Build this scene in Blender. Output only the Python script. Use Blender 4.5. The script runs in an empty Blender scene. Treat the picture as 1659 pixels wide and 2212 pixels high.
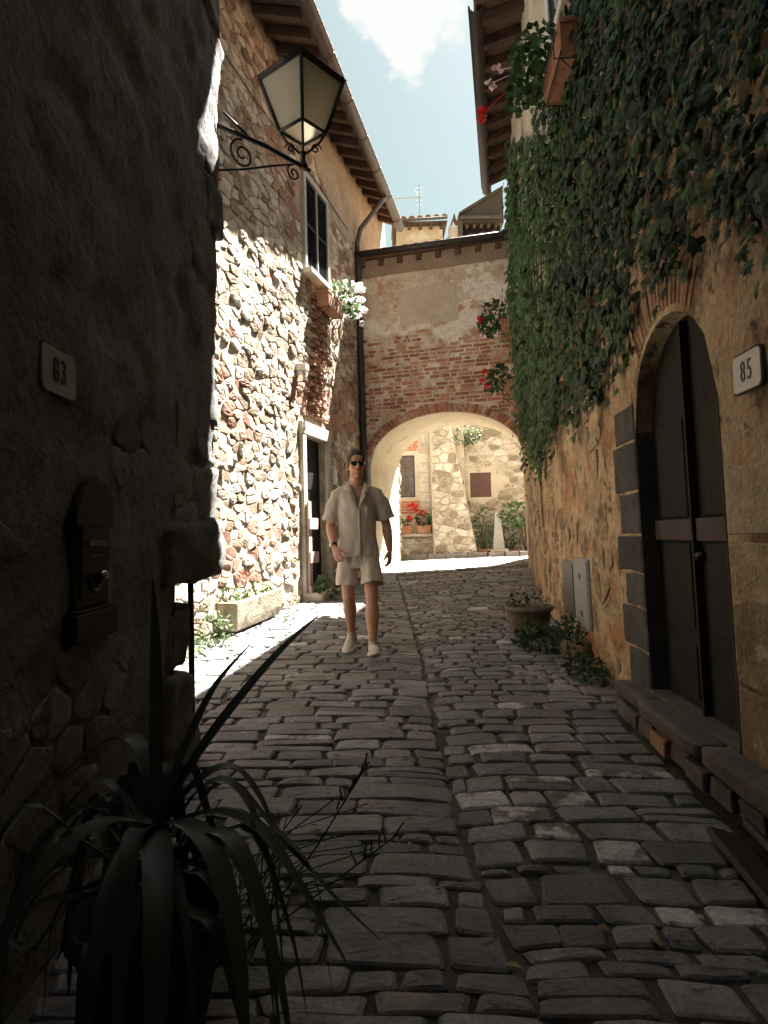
import bpy, bmesh, math, random
import numpy as np
from mathutils import Vector, Matrix, Euler, noise as mnoise
from mathutils.bvhtree import BVHTree

R = math.radians
scene = bpy.context.scene
COL = scene.collection
rng = random.Random(11)

# ------------------------------------------------------------------ camera
CAM_H, PITCH, ROLL, FPX = 1.5, R(2.0), R(1.5), 1476.0 / 2212.0
cam_data = bpy.data.cameras.new('camera')
cam = bpy.data.objects.new('camera', cam_data)
COL.objects.link(cam)
_cp, _sp, _cr, _sr = math.cos(PITCH), math.sin(PITCH), math.cos(ROLL), math.sin(ROLL)
_fwd = Vector((0, _cp, _sp)); _up0 = Vector((0, -_sp, _cp)); _r0 = Vector((1, 0, 0))
_right = _r0 * _cr - _up0 * _sr
_up = _r0 * _sr + _up0 * _cr
cam.matrix_world = Matrix(((_right.x, _up.x, -_fwd.x, 0), (_right.y, _up.y, -_fwd.y, 0),
                           (_right.z, _up.z, -_fwd.z, CAM_H), (0, 0, 0, 1)))
cam_data.sensor_fit = 'VERTICAL'
cam_data.sensor_height = 24.0
cam_data.lens = 24.0 * FPX
cam_data.clip_end = 2000
cam_data.clip_start = 0.05
scene.camera = cam

def project(p):
    """metres of the picture's height: where a world point lands, for ranking pieces by size"""
    v = Vector(p) - Vector((0, 0, CAM_H))
    d = max(v.dot(_fwd), 0.05)
    return v.dot(_right) / d * FPX, v.dot(_up) / d * FPX

# ------------------------------------------------------------------ sky, sun, exposure
SUN_A, SUN_B = 0.39, 0.40            # metres towards the right / away from the camera per metre of height
SUN_EL = math.atan2(1.0, math.hypot(SUN_A, SUN_B))
SUN_AZ = math.atan2(SUN_A, SUN_B)    # clockwise from +Y
world = bpy.data.worlds.new('World')
scene.world = world
world.use_nodes = True
wn, wl = world.node_tree.nodes, world.node_tree.links
wn.clear()
w_out = wn.new('ShaderNodeOutputWorld'); w_bg = wn.new('ShaderNodeBackground')
w_sky = wn.new('ShaderNodeTexSky'); w_sky.sky_type = 'NISHITA'; w_sky.sun_disc = False
w_sky.sun_elevation = SUN_EL; w_sky.sun_rotation = SUN_AZ
w_sky.dust_density = 3.0; w_sky.air_density = 1.0; w_sky.ozone_density = 1.0
w_hsv = wn.new('ShaderNodeHueSaturation'); w_hsv.inputs['Saturation'].default_value = 0.62
w_hsv.inputs['Hue'].default_value = 0.405; w_hsv.inputs['Value'].default_value = 0.275
wl.new(w_sky.outputs[0], w_hsv.inputs['Color'])
w_tc = wn.new('ShaderNodeTexCoord')
w_map = wn.new('ShaderNodeMapping'); w_map.inputs['Scale'].default_value = (1, 1, 1.6)
w_map.inputs['Location'].default_value = (3.1, 0.4, 1.2)
wl.new(w_tc.outputs['Generated'], w_map.inputs['Vector'])
w_no = wn.new('ShaderNodeTexNoise'); w_no.inputs['Scale'].default_value = 9
w_no.inputs['Detail'].default_value = 9; w_no.inputs['Roughness'].default_value = 0.56
wl.new(w_map.outputs[0], w_no.inputs['Vector'])
# a few cumulus heads, each a soft bump around a direction, broken up by the noise
def _cloud_bump(px, py, pz, rad):
    d = Vector((px, py, pz)).normalized()
    dist = wn.new('ShaderNodeVectorMath'); dist.operation = 'DISTANCE'
    dist.inputs[1].default_value = d
    wl.new(w_tc.outputs['Generated'], dist.inputs[0])
    mr = wn.new('ShaderNodeMapRange'); mr.inputs[1].default_value = 0; mr.inputs[2].default_value = rad
    mr.inputs[3].default_value = 0.36; mr.inputs[4].default_value = -0.16
    mr.interpolation_type = 'SMOOTHSTEP'
    wl.new(dist.outputs['Value'], mr.inputs[0])
    return mr.outputs[0]
_bumps = [_cloud_bump(*b) for b in ((0.045, 0.97, 0.79, 0.14), (0.25, 0.9, 1.4, .4), (-0.9, 0.3, 0.7, .4), (0.8, -0.5, 0.6, .45),
                                    (-0.3, -0.9, 0.8, .5), (0.9, 0.5, 0.45, .35))]
_acc = _bumps[0]
for b in _bumps[1:]:
    m = wn.new('ShaderNodeMath'); m.operation = 'MAXIMUM'
    wl.new(_acc, m.inputs[0]); wl.new(b, m.inputs[1]); _acc = m.outputs[0]
w_add = wn.new('ShaderNodeMath'); w_add.operation = 'ADD'
wl.new(w_no.outputs['Fac'], w_add.inputs[0]); wl.new(_acc, w_add.inputs[1])
w_mr = wn.new('ShaderNodeMapRange'); w_mr.inputs[1].default_value = 0.56; w_mr.inputs[2].default_value = 0.66
w_mr.interpolation_type = 'SMOOTHSTEP'
wl.new(w_add.outputs[0], w_mr.inputs[0])
w_mix = wn.new('ShaderNodeMix'); w_mix.data_type = 'RGBA'
wl.new(w_mr.outputs[0], w_mix.inputs[0]); wl.new(w_hsv.outputs[0], w_mix.inputs[6])
CLOUD = wn.new('ShaderNodeRGB'); CLOUD.outputs[0].default_value = (1.85, 1.89, 1.85, 1)
wl.new(CLOUD.outputs[0], w_mix.inputs[7])
wl.new(w_mix.outputs[2], w_bg.inputs['Color'])
w_bg.inputs['Strength'].default_value = 0.05
wl.new(w_bg.outputs[0], w_out.inputs['Surface'])

sun_d = bpy.data.lights.new('sun', 'SUN'); sun_d.energy = 5.0; sun_d.angle = R(0.53); sun_d.color = (1.0, 0.96, 0.89)
sun = bpy.data.objects.new('sun', sun_d); COL.objects.link(sun)
sun.location = (8, 8, 20)
sun.rotation_euler = Vector((SUN_A, SUN_B, 1.0)).to_track_quat('Z', 'Y').to_euler()

scene.view_settings.view_transform = 'Standard'
scene.view_settings.look = 'None'
scene.view_settings.gamma = 1
scene.view_settings.use_curve_mapping = False
scene.view_settings.exposure = 3.4
scene.render.engine = 'CYCLES'
scene.cycles.use_denoising = True
scene.cycles.max_bounces = 10
scene.cycles.diffuse_bounces = 8
scene.cycles.glossy_bounces = 3
scene.cycles.transmission_bounces = 4
scene.cycles.caustics_reflective = False
scene.cycles.caustics_refractive = False

# ------------------------------------------------------------------ materials
MATS = {}
def _ramp(nt, cols):
    r = nt.nodes.new('ShaderNodeValToRGB')
    e = r.color_ramp.elements
    while len(e) > 1: e.remove(e[-1])
    n = len(cols)
    for i, c in enumerate(cols):
        pos = 0.25 + 0.5 * i / max(1, n - 1)
        if i == 0: el = e[0]; el.position = pos
        else: el = e.new(pos)
        el.color = (*c, 1)
    return r

def mat(name, cols, scale=5.0, rough=0.85, bump=0.35, bscale=40.0, bdist=0.01, tint=0.0, speck=0.25, spec=0.3, metal=0.0,
        stretch=(1, 1, 1), patch=None, detail=7, sss=0.0, dirt=None, trans=0.0):
    """procedural surface: a noise through a colour ramp, optional per piece 'tint', patches of a second colour,
    fine speckle and a two-scale bump"""
    if name in MATS: return MATS[name]
    m = bpy.data.materials.new(name); m.use_nodes = True
    nt = m.node_tree; N, L = nt.nodes, nt.links
    bs = N['Principled BSDF']
    geo = N.new('ShaderNodeNewGeometry')
    mp = N.new('ShaderNodeMapping'); mp.inputs['Scale'].default_value = stretch
    L.new(geo.outputs['Position'], mp.inputs['Vector'])
    n1 = N.new('ShaderNodeTexNoise'); n1.inputs['Scale'].default_value = scale; n1.inputs['Detail'].default_value = detail
    n1.inputs['Roughness'].default_value = 0.6
    L.new(mp.outputs[0], n1.inputs['Vector'])
    fac = n1.outputs['Fac']
    if tint:
        at = N.new('ShaderNodeAttribute'); at.attribute_name = 'tint'
        ma = N.new('ShaderNodeMath'); ma.operation = 'MULTIPLY_ADD'
        L.new(at.outputs['Fac'], ma.inputs[0]); ma.inputs[1].default_value = tint
        L.new(fac, ma.inputs[2]); 
        sb = N.new('ShaderNodeMath'); sb.operation = 'SUBTRACT'; sb.inputs[1].default_value = tint * 0.5
        L.new(ma.outputs[0], sb.inputs[0]); fac = sb.outputs[0]
    rp = _ramp(nt, cols); L.new(fac, rp.inputs[0])
    col = rp.outputs[0]
    if patch:
        for (pc, psc, lo, hi) in patch:
            n3 = N.new('ShaderNodeTexNoise'); n3.inputs['Scale'].default_value = psc; n3.inputs['Detail'].default_value = 8
            n3.inputs['Roughness'].default_value = 0.65
            of = N.new('ShaderNodeVectorMath'); of.operation = 'ADD'; of.inputs[1].default_value = (psc * 7.3, lo * 31, hi * 17)
            L.new(geo.outputs['Position'], of.inputs[0]); L.new(of.outputs[0], n3.inputs['Vector'])
            mr = N.new('ShaderNodeMapRange'); mr.inputs[1].default_value = lo; mr.inputs[2].default_value = hi
            L.new(n3.outputs['Fac'], mr.inputs[0])
            mx = N.new('ShaderNodeMix'); mx.data_type = 'RGBA'
            L.new(mr.outputs[0], mx.inputs[0]); L.new(col, mx.inputs[6]); mx.inputs[7].default_value = (*pc, 1)
            col = mx.outputs[2]
    n2 = N.new('ShaderNodeTexNoise'); n2.inputs['Scale'].default_value = bscale; n2.inputs['Detail'].default_value = 5
    n2.inputs['Roughness'].default_value = 0.65
    L.new(mp.outputs[0], n2.inputs['Vector'])
    if speck:
        mr = N.new('ShaderNodeMapRange'); mr.inputs[1].default_value = 0.3; mr.inputs[2].default_value = 0.7
        mr.inputs[3].default_value = 1 - speck; mr.inputs[4].default_value = 1 + speck
        L.new(n2.outputs['Fac'], mr.inputs[0])
        mx = N.new('ShaderNodeMix'); mx.data_type = 'RGBA'; mx.blend_type = 'MULTIPLY'; mx.inputs[0].default_value = 1
        L.new(col, mx.inputs[6]); L.new(mr.outputs[0], mx.inputs[7]); col = mx.outputs[2]
    L.new(col, bs.inputs['Base Color'])
    bs.inputs['Roughness'].default_value = rough
    bs.inputs['Metallic'].default_value = metal
    bs.inputs['Specular IOR Level'].default_value = spec
    if sss:
        bs.inputs['Subsurface Weight'].default_value = sss
        bs.inputs['Subsurface Radius'].default_value = (0.012, 0.005, 0.003)
    if bump:
        ad = N.new('ShaderNodeMath'); ad.operation = 'MULTIPLY_ADD'; ad.inputs[1].default_value = 1.5
        L.new(n1.outputs['Fac'], ad.inputs[0]); L.new(n2.outputs['Fac'], ad.inputs[2])
        bp = N.new('ShaderNodeBump'); bp.inputs['Strength'].default_value = bump; bp.inputs['Distance'].default_value = bdist
        L.new(ad.outputs[0], bp.inputs['Height']); L.new(bp.outputs[0], bs.inputs['Normal'])
    if trans:
        tr = N.new('ShaderNodeBsdfTranslucent'); L.new(col, tr.inputs['Color'])
        ms = N.new('ShaderNodeMixShader'); ms.inputs[0].default_value = trans
        out = N['Material Output']
        L.new(bs.outputs[0], ms.inputs[1]); L.new(tr.outputs[0], ms.inputs[2]); L.new(ms.outputs[0], out.inputs['Surface'])
    MATS[name] = m
    return m

# ------------------------------------------------------------------ objects
def thing(name, label, cat, loc=(0, 0, 0), group=None):
    o = bpy.data.objects.new(name, None); COL.objects.link(o)
    o.location = loc; o.empty_display_size = 0.1
    o['label'] = label; o['category'] = cat
    if group: o['group'] = group
    return o

def tag(o, label, cat, group=None):
    o['label'] = label; o['category'] = cat
    if group: o['group'] = group
    return o

def wloc(o):
    v = Vector((0, 0, 0))
    while o is not None:
        v = v + o.location; o = o.parent
    return v

def link_mesh(name, me, m, parent=None, loc=(0, 0, 0)):
    o = bpy.data.objects.new(name, me); COL.objects.link(o)
    if m is not None and len(me.materials) == 0: me.materials.append(m)
    o.location = loc
    if parent is not None: o.parent = parent
    return o

def raw(name, verts, faces, m, parent=None, smooth=False, tint=None, origin=None):
    """one mesh object from world-space vertices; its origin is put at the middle of its base"""
    v = np.asarray(verts, dtype=float).reshape(-1, 3)
    if origin is None:
        lo, hi = v.min(0), v.max(0)
        origin = np.array([(lo[0] + hi[0]) / 2, (lo[1] + hi[1]) / 2, lo[2]])
    origin = np.asarray(origin, dtype=float)
    me = bpy.data.meshes.new(name)
    me.from_pydata((v - origin).tolist(), [], faces)
    if tint is not None:
        a = me.attributes.new('tint', 'FLOAT', 'POINT')
        t = np.full(len(v), tint, dtype=np.float32) if np.isscalar(tint) else np.asarray(tint, dtype=np.float32)
        a.data.foreach_set('value', t)
    if smooth: me.polygons.foreach_set('use_smooth', [True] * len(me.polygons))
    me.update()
    p = wloc(parent) if parent is not None else Vector((0, 0, 0))
    return link_mesh(name, me, m, parent, Vector(origin) - p)

class MB:
    """collects shapes in world space"""
    def __init__(s): s.v = []; s.f = []; s.t = []
    def add(s, v, f, tint=0.5):
        b = len(s.v); s.v.extend([tuple(p) for p in v]); s.f.extend([tuple(b + i for i in q) for q in f]); s.t.extend([tint] * len(v))
        return s
    def box(s, c, size, rot=None, tint=0.5, jit=0.0, taper=1.0):
        hx, hy, hz = size[0] / 2, size[1] / 2, size[2] / 2
        pts = []
        for sx, sy, sz in ((-1, -1, -1), (1, -1, -1), (1, 1, -1), (-1, 1, -1), (-1, -1, 1), (1, -1, 1), (1, 1, 1), (-1, 1, 1)):
            k = taper if sz > 0 else 1.0
            pts.append(Vector((sx * hx * k, sy * hy * k, sz * hz)) + Vector([rng.uniform(-jit, jit) for _ in range(3)]) if jit else Vector((sx * hx * k, sy * hy * k, sz * hz)))
        if rot is not None:
            rm = rot if isinstance(rot, Matrix) else Euler(rot).to_matrix()
            pts = [rm @ p for p in pts]
        c = Vector(c)
        return s.add([p + c for p in pts], [(0, 3, 2, 1), (4, 5, 6, 7), (0, 1, 5, 4), (1, 2, 6, 5), (2, 3, 7, 6), (3, 0, 4, 7)], tint)
    def frame_box(s, o, a, b, c, tint=0.5):
        """box from corner o with edge vectors a, b, c"""
        o, a, b, c = Vector(o), Vector(a), Vector(b), Vector(c)
        p = [o, o + a, o + a + b, o + b, o + c, o + a + c, o + a + b + c, o + b + c]
        f = [(0, 3, 2, 1), (4, 5, 6, 7), (0, 1, 5, 4), (1, 2, 6, 5), (2, 3, 7, 6), (3, 0, 4, 7)]
        if a.cross(b).dot(c) < 0: f = [tuple(reversed(q)) for q in f]
        return s.add(p, f, tint)
    def loft(s, path, radii, n=10, cap=True, tint=0.5, ref=None, closed=False):
        path = [Vector(p) for p in path]; K = len(path); v = []
        prev = None
        for i, p in enumerate(path):
            t = (path[min(i + 1, K - 1)] - path[max(i - 1, 0)])
            t = t.normalized() if t.length > 1e-9 else Vector((0, 0, 1))
            if prev is None:
                r = Vector(ref) if ref else (Vector((1, 0, 0)) if abs(t.x) < 0.8 else Vector((0, 1, 0)))
            else: r = prev
            a = (r - t * r.dot(t)).normalized(); b = t.cross(a); prev = a
            ra, rb = radii[i] if isinstance(radii[i], (tuple, list)) else (radii[i], radii[i])
            for k in range(n):
                an = 2 * math.pi * k / n
                v.append(p + a * (ra * math.cos(an)) + b * (rb * math.sin(an)))
        f = []
        for i in range(K - 1):
            for k in range(n):
                k2 = (k + 1) % n
                f.append((i * n + k, i * n + k2, (i + 1) * n + k2, (i + 1) * n + k))
        if cap:
            f.append(tuple(range(n - 1, -1, -1))); f.append(tuple((K - 1) * n + k for k in range(n)))
        return s.add(v, f, tint)
    def tube(s, path, r, n=8, tint=0.5): return s.loft(path, [r] * len(path), n, True, tint)
    def ell(s, c, r, n=12, m=8, rot=None, tint=0.5):
        v = []; c = Vector(c); rm = Euler(rot).to_matrix() if rot is not None else None
        for i in range(1, m):
            ph = math.pi * i / m
            for k in range(n):
                th = 2 * math.pi * k / n
                p = Vector((r[0] * math.sin(ph) * math.cos(th), r[1] * math.sin(ph) * math.sin(th), r[2] * math.cos(ph)))
                v.append(c + (rm @ p if rm else p))
        top = Vector((0, 0, r[2])); bot = Vector((0, 0, -r[2]))
        v.append(c + (rm @ top if rm else top)); v.append(c + (rm @ bot if rm else bot))
        f = []
        for i in range(m - 2):
            for k in range(n):
                k2 = (k + 1) % n
                f.append((i * n + k, (i + 1) * n + k, (i + 1) * n + k2, i * n + k2))
        T = (m - 1) * n
        for k in range(n):
            k2 = (k + 1) % n
            f.append((T, k, k2)); f.append((T + 1, (m - 2) * n + k2, (m - 2) * n + k))
        return s.add(v, f, tint)
    def lathe(s, c, prof, n=20, tint=0.5):
        """prof: (radius, height) from the bottom up, revolved round a vertical axis through c"""
        v = []; c = Vector(c)
        for (r, z) in prof:
            for k in range(n):
                an = 2 * math.pi * k / n
                v.append(c + Vector((r * math.cos(an), r * math.sin(an), z)))
        f = []
        for i in range(len(prof) - 1):
            for k in range(n):
                k2 = (k + 1) % n
                f.append((i * n + k, i * n + k2, (i + 1) * n + k2, (i + 1) * n + k))
        f.append(tuple(range(n - 1, -1, -1))); f.append(tuple((len(prof) - 1) * n + k for k in range(n)))
        return s.add(v, f, tint)
    def prism(s, poly, off, tint=0.5):
        """poly: list of 3D points, extruded by the vector off"""
        n = len(poly); off = Vector(off); poly = [Vector(p) for p in poly]
        nor = Vector((0, 0, 0))
        for i in range(n): nor += poly[i].cross(poly[(i + 1) % n])
        v = poly + [p + off for p in poly]
        f = [tuple(range(n - 1, -1, -1)), tuple(range(n, 2 * n))] + [(i, (i + 1) % n, n + (i + 1) % n, n + i) for i in range(n)]
        if nor.dot(off) < 0: f = [tuple(reversed(q)) for q in f]
        return s.add(v, f, tint)
    def build(s, name, m, parent=None, smooth=False, bevel=0.0, tint=False):
        o = raw(name, s.v, s.f, m, parent, smooth, s.t if tint else None)
        if bevel:
            b = o.modifiers.new('edge', 'BEVEL'); b.width = bevel; b.segments = 2; b.limit_method = 'ANGLE'; b.angle_limit = R(35)
        return o

def smoothstep(a, b, x):
    t = min(1, max(0, (x - a) / (b - a))); return t * t * (3 - 2 * t)

def nz(x, y, z=0.0): return mnoise.noise(Vector((x, y, z)))

# ------------------------------------------------------------------ stone cutting
def clip_half(poly, mx, my, nx, ny):
    """keep the side of the line through (mx,my) opposite to (nx,ny)"""
    out = []
    n = len(poly)
    for i in range(n):
        a, b = poly[i], poly[(i + 1) % n]
        da = (a[0] - mx) * nx + (a[1] - my) * ny; db = (b[0] - mx) * nx + (b[1] - my) * ny
        if da <= 0: out.append(a)
        if (da < 0 < db) or (db < 0 < da):
            t = da / (da - db); out.append((a[0] + (b[0] - a[0]) * t, a[1] + (b[1] - a[1]) * t))
    return out

def rubble(u0, u1, v0, v1, cw, ch, rg, jit=0.36, drop=0.14, course=0.5):
    """irregular stones filling a rectangle of a wall: cells of scattered points, wider than tall, roughly coursed"""
    asp = cw / ch
    pts = []; grid = {}
    rows = int((v1 - v0) / ch) + 3; cols = int((u1 - u0) / cw) + 3
    for j in range(-1, rows):
        for i in range(-1, cols):
            if rg.random() < drop: continue
            u = u0 + (i + 0.5 * (j % 2) + rg.uniform(-jit, jit)) * cw
            v = v0 + (j + 0.5 + rg.uniform(-jit, jit) * course * 1.6) * ch
            k = len(pts); pts.append((u, v)); grid.setdefault((i, j), []).append(k)
            pts[k] = (u, v, i, j)
    polys = []
    for (u, v, i, j) in pts:
        # work in a space squeezed so cells come out wide
        poly = [(u - 1.6 * cw, v - 1.7 * ch), (u + 1.6 * cw, v - 1.7 * ch), (u + 1.6 * cw, v + 1.7 * ch), (u - 1.6 * cw, v + 1.7 * ch)]
        for dj in (-2, -1, 0, 1, 2):
            for di in (-2, -1, 0, 1, 2):
                for k in grid.get((i + di, j + dj), ()):
                    q = pts[k]
                    if q[0] == u and q[1] == v: continue
                    nx, ny = (q[0] - u), (q[1] - v)
                    poly = clip_half(poly, (u + q[0]) / 2, (v + q[1]) / 2, nx, ny * asp * asp)
                    if len(poly) < 3: break
        if len(poly) < 3: continue
        for (mx, my, nx, ny) in ((u0, 0, -1, 0), (u1, 0, 1, 0), (0, v0, 0, -1), (0, v1, 0, 1)):
            poly = clip_half(poly, mx, my, nx, ny)
            if len(poly) < 3: break
        if len(poly) >= 3: polys.append(poly)
    return polys

def area2(p):
    return abs(sum(p[i][0] * p[(i + 1) % len(p)][1] - p[(i + 1) % len(p)][0] * p[i][1] for i in range(len(p)))) / 2

def stone(poly, joint, depth, rg, mapf, rough=0.25, nmax=11, round_=0.22, sink=0.03, tilt=0.0, dome=0.12):
    """one stone: the outline drawn in by the joint, corners cut, raised by depth; mapf(u, v, d) gives the world point"""
    n = len(poly); cu = sum(p[0] for p in poly) / n; cv = sum(p[1] for p in poly) / n
    if sum(poly[i][0] * poly[(i + 1) % n][1] - poly[(i + 1) % n][0] * poly[i][1] for i in range(n)) < 0: poly = poly[::-1]
    ins = []
    for (u, v) in poly:
        d = math.hypot(u - cu, v - cv) or 1e-6
        k = max(0.35, 1 - joint * 1.25 / d); ins.append((cu + (u - cu) * k, cv + (v - cv) * k))
    # drop very short edges, then cut the corners
    pts = [p for i, p in enumerate(ins) if math.hypot(p[0] - ins[i - 1][0], p[1] - ins[i - 1][1]) > 0.012]
    if len(pts) < 3: return None
    out = []
    m = len(pts)
    for i in range(m):
        a, b = pts[i], pts[(i + 1) % m]
        ln = math.hypot(b[0] - a[0], b[1] - a[1])
        e = min(round_, 0.03 / ln if ln > 0 else round_) if m > 4 else round_ * min(1, .12 / max(ln, .01))
        out.append((a[0] + (b[0] - a[0]) * e, a[1] + (b[1] - a[1]) * e))
        if ln > 0.14 and len(out) < nmax + 4:
            t = rg.uniform(0.4, 0.6); w = rg.uniform(-1, 1) * 0.035 * ln
            out.append((a[0] + (b[0] - a[0]) * t - (b[1] - a[1]) / ln * w, a[1] + (b[1] - a[1]) * t + (b[0] - a[0]) / ln * w))
        out.append((b[0] + (a[0] - b[0]) * e, b[1] + (a[1] - b[1]) * e))
    n = len(out)
    su, sv = rg.uniform(-tilt, tilt), rg.uniform(-tilt, tilt)
    V = []
    def ring(sc, dd, ru):
        for (u, v) in out:
            uu, vv = cu + (u - cu) * sc, cv + (v - cv) * sc
            d = dd + (uu - cu) * su + (vv - cv) * sv + rg.uniform(-ru, ru)
            V.append(mapf(uu, vv, d))
    size = math.sqrt(max(area2(out), 1e-6))
    edge = max(0.80, 1 - 0.018 / size)
    ring(1.0, -sink, 0)
    ring(1.0, depth * 0.55, depth * rough * 0.4)
    ring(edge, depth * 0.95, depth * rough * 0.6)
    ring(edge * 0.55, depth * (1 + dome * 0.6), depth * rough)
    V.append(mapf(cu, cv, depth * (1 + dome) + rg.uniform(-1, 1) * depth * rough))
    F = []
    for r in range(3):
        for k in range(n):
            k2 = (k + 1) % n
            F.append((r * n + k, r * n + k2, (r + 1) * n + k2, (r + 1) * n + k))
    c = 4 * n
    for k in range(n): F.append((3 * n + k, 3 * n + (k + 1) % n, c))
    return V, F

class Pieces:
    """many alike pieces of one thing: the largest in the picture become parts of their own, the rest one joined part"""
    def __init__(s): s.items = []
    def add(s, VF, tint, weight=1.0):
        if VF is None: return
        V, F = VF
        P = [project(p) for p in V]
        w = (max(p[0] for p in P) - min(p[0] for p in P)) * (max(p[1] for p in P) - min(p[1] for p in P))
        cx = sum(p[0] for p in P) / len(P); cy = sum(p[1] for p in P) / len(P)
        if abs(cx) > 0.40 or abs(cy) > 0.53: weight *= 0.02
        s.items.append((w * weight, V, F, tint))
    def emit(s, name, rest, m, parent, limit=300, smooth=False, minsize=0.0):
        s.items.sort(key=lambda t: -t[0])
        head = [t for t in s.items[:limit] if t[0] >= minsize]
        tail = s.items[len(head):]
        for (w, V, F, t) in head: raw(name, V, F, m, parent, smooth, t)
        if tail:
            v = []; f = []; ti = []
            for (w, V, F, t) in tail:
                b = len(v); v.extend(V); f.extend([tuple(b + i for i in q) for q in F]); ti.extend([t] * len(V))
            o = raw(rest, v, f, m, parent, smooth, ti); o['kind'] = 'stuff'
            return o

# ------------------------------------------------------------------ openings in walls
def wall_mesh(us, z0, z1, mapf, openings, depth):
    """front face of a wall pierced by openings (ua, ub, zb, top(u)); reveals go back by depth; mapf(u, z, d)"""
    cuts = set(us)
    for (ua, ub, zb, top) in openings:
        for k in range(13): cuts.add(ua + (ub - ua) * k / 12)
    cuts = sorted(cuts); mb = MB()
    lo = lambda u: z0(u) if callable(z0) else z0
    hi = lambda u: z1(u) if callable(z1) else z1
    def quad(ua, ub, a0, b0, a1, b1):
        if max(a1 - a0, b1 - b0) < 1e-4: return
        k = max(1, int(max(a1 - a0, b1 - b0) / 0.8))
        for i in range(k):
            t, t2 = i / k, (i + 1) / k
            mb.add([mapf(ua, a0 + (a1 - a0) * t, 0), mapf(ub, b0 + (b1 - b0) * t, 0), mapf(ub, b0 + (b1 - b0) * t2, 0), mapf(ua, a0 + (a1 - a0) * t2, 0)], [(0, 1, 2, 3)])
    for a, b in zip(cuts[:-1], cuts[1:]):
        if b - a < 1e-6: continue
        mid = (a + b) / 2
        ops = sorted([o for o in openings if o[0] < mid < o[1]], key=lambda o: o[2])
        ca, cb = lo(a), lo(b)
        for (ua, ub, zb, top) in ops:
            quad(a, b, ca, cb, zb, zb); ca, cb = top(a), top(b)
        quad(a, b, ca, cb, hi(a), hi(b))
    for (ua, ub, zb, top) in openings:
        out = [(ua, zb), (ub, zb)] + [(ub - (ub - ua) * k / 12, top(ub - (ub - ua) * k / 12)) for k in range(13)]
        n = len(out)
        for i in range(n):
            p, q = out[i], out[(i + 1) % n]
            if abs(p[0] - q[0]) + abs(p[1] - q[1]) < 1e-6: continue
            mb.add([mapf(p[0], p[1], 0), mapf(p[0], p[1], -depth), mapf(q[0], q[1], -depth), mapf(q[0], q[1], 0)], [(0, 1, 2, 3)])
    return mb
# ================================================================== the lie of the land
def groove_x(y): return 0.30 + 0.09 * max(0.0, 3.2 - y) - 0.02 * max(0, y - 7)
def ground_z(x, y):
    z = 0.065 * y if y < 13 else 0.845 + 0.012 * (y - 13)
    z += 0.055 * max(x - 0.3, -1.2) * smoothstep(7.5, 12, y) * (1 - 0.8 * smoothstep(13, 15.5, y))
    z -= 0.022 * math.exp(-((x - groove_x(y)) / 0.16) ** 2) * (1 - smoothstep(8, 11, y))
    return z

# wall surfaces: each maps (distance along the lane, height, how far out from the face) to a point
def nl_pt(y, z, d=0.0): return (-1.10 + 0.03 * (z - 1.0) + d, y, z)
LHN = Vector((0.9655, -0.2605, 0))
def lh_pt(y, z, d=0.0): return (-2.15 + 0.27 * (y - 6) + LHN.x * d, y + LHN.y * d, z)
_RX = ((-8, 1.5), (3, 1.55), (5, 1.66), (7, 1.80), (9, 2.04), (10.4, 2.26), (11.7, 2.48), (13.5, 2.80))
def rw_x(y):
    for (a, xa), (b, xb) in zip(_RX[:-1], _RX[1:]):
        if y <= b: return xa + (xb - xa) * (y - a) / (b - a)
    return _RX[-1][1]
def rw_pt(y, z, d=0.0): return (rw_x(y) - 0.025 * (z - 0.5) - d, y + 0.09 * d, z)
BL, BR = Vector((-0.385, 12.55, 0)), Vector((2.58, 11.66, 0))
BLEN = (BR - BL).length; BD = (BR - BL).normalized(); BN = Vector((BD.y, -BD.x, 0))
def br_pt(s, z, d=0.0):
    p = BL + BD * s + BN * d
    return (p.x, p.y, z)

# ------------------------------------------------------------------ ground
M_earth = mat('lane_bed', [(.075, .067, .058), (.115, .10, .085), (.15, .135, .11)], scale=9, bump=.8, bscale=70, bdist=.02, patch=[((.06, .072, .035), 2.2, .53, .62)])
gv, gf = [], []
xs = [-4.5 + 0.16 * i for i in range(70)]; ys = [-6 + 0.2 * i for i in range(135)]
for j, y in enumerate(ys):
    for i, x in enumerate(xs):
        gv.append((x, y, ground_z(x, y) + 0.006 * nz(x * 5, y * 5)))
nx_ = len(xs)
for j in range(len(ys) - 1):
    for i in range(nx_ - 1):
        a = j * nx_ + i; gf.append((a, a + 1, a + nx_ + 1, a + nx_))
street = raw('street', gv, gf, M_earth, None, True); street['kind'] = 'structure'
M_field = mat('far_ground', [(.10, .10, .06), (.16, .14, .09)], scale=.2, bump=0)
land = raw('ground', [(-700, -700, -1.6), (700, -700, -1.6), (700, 700, -1.6), (-700, 700, -1.6)], [(0, 1, 2, 3)], M_field); land['kind'] = 'structure'

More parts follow.
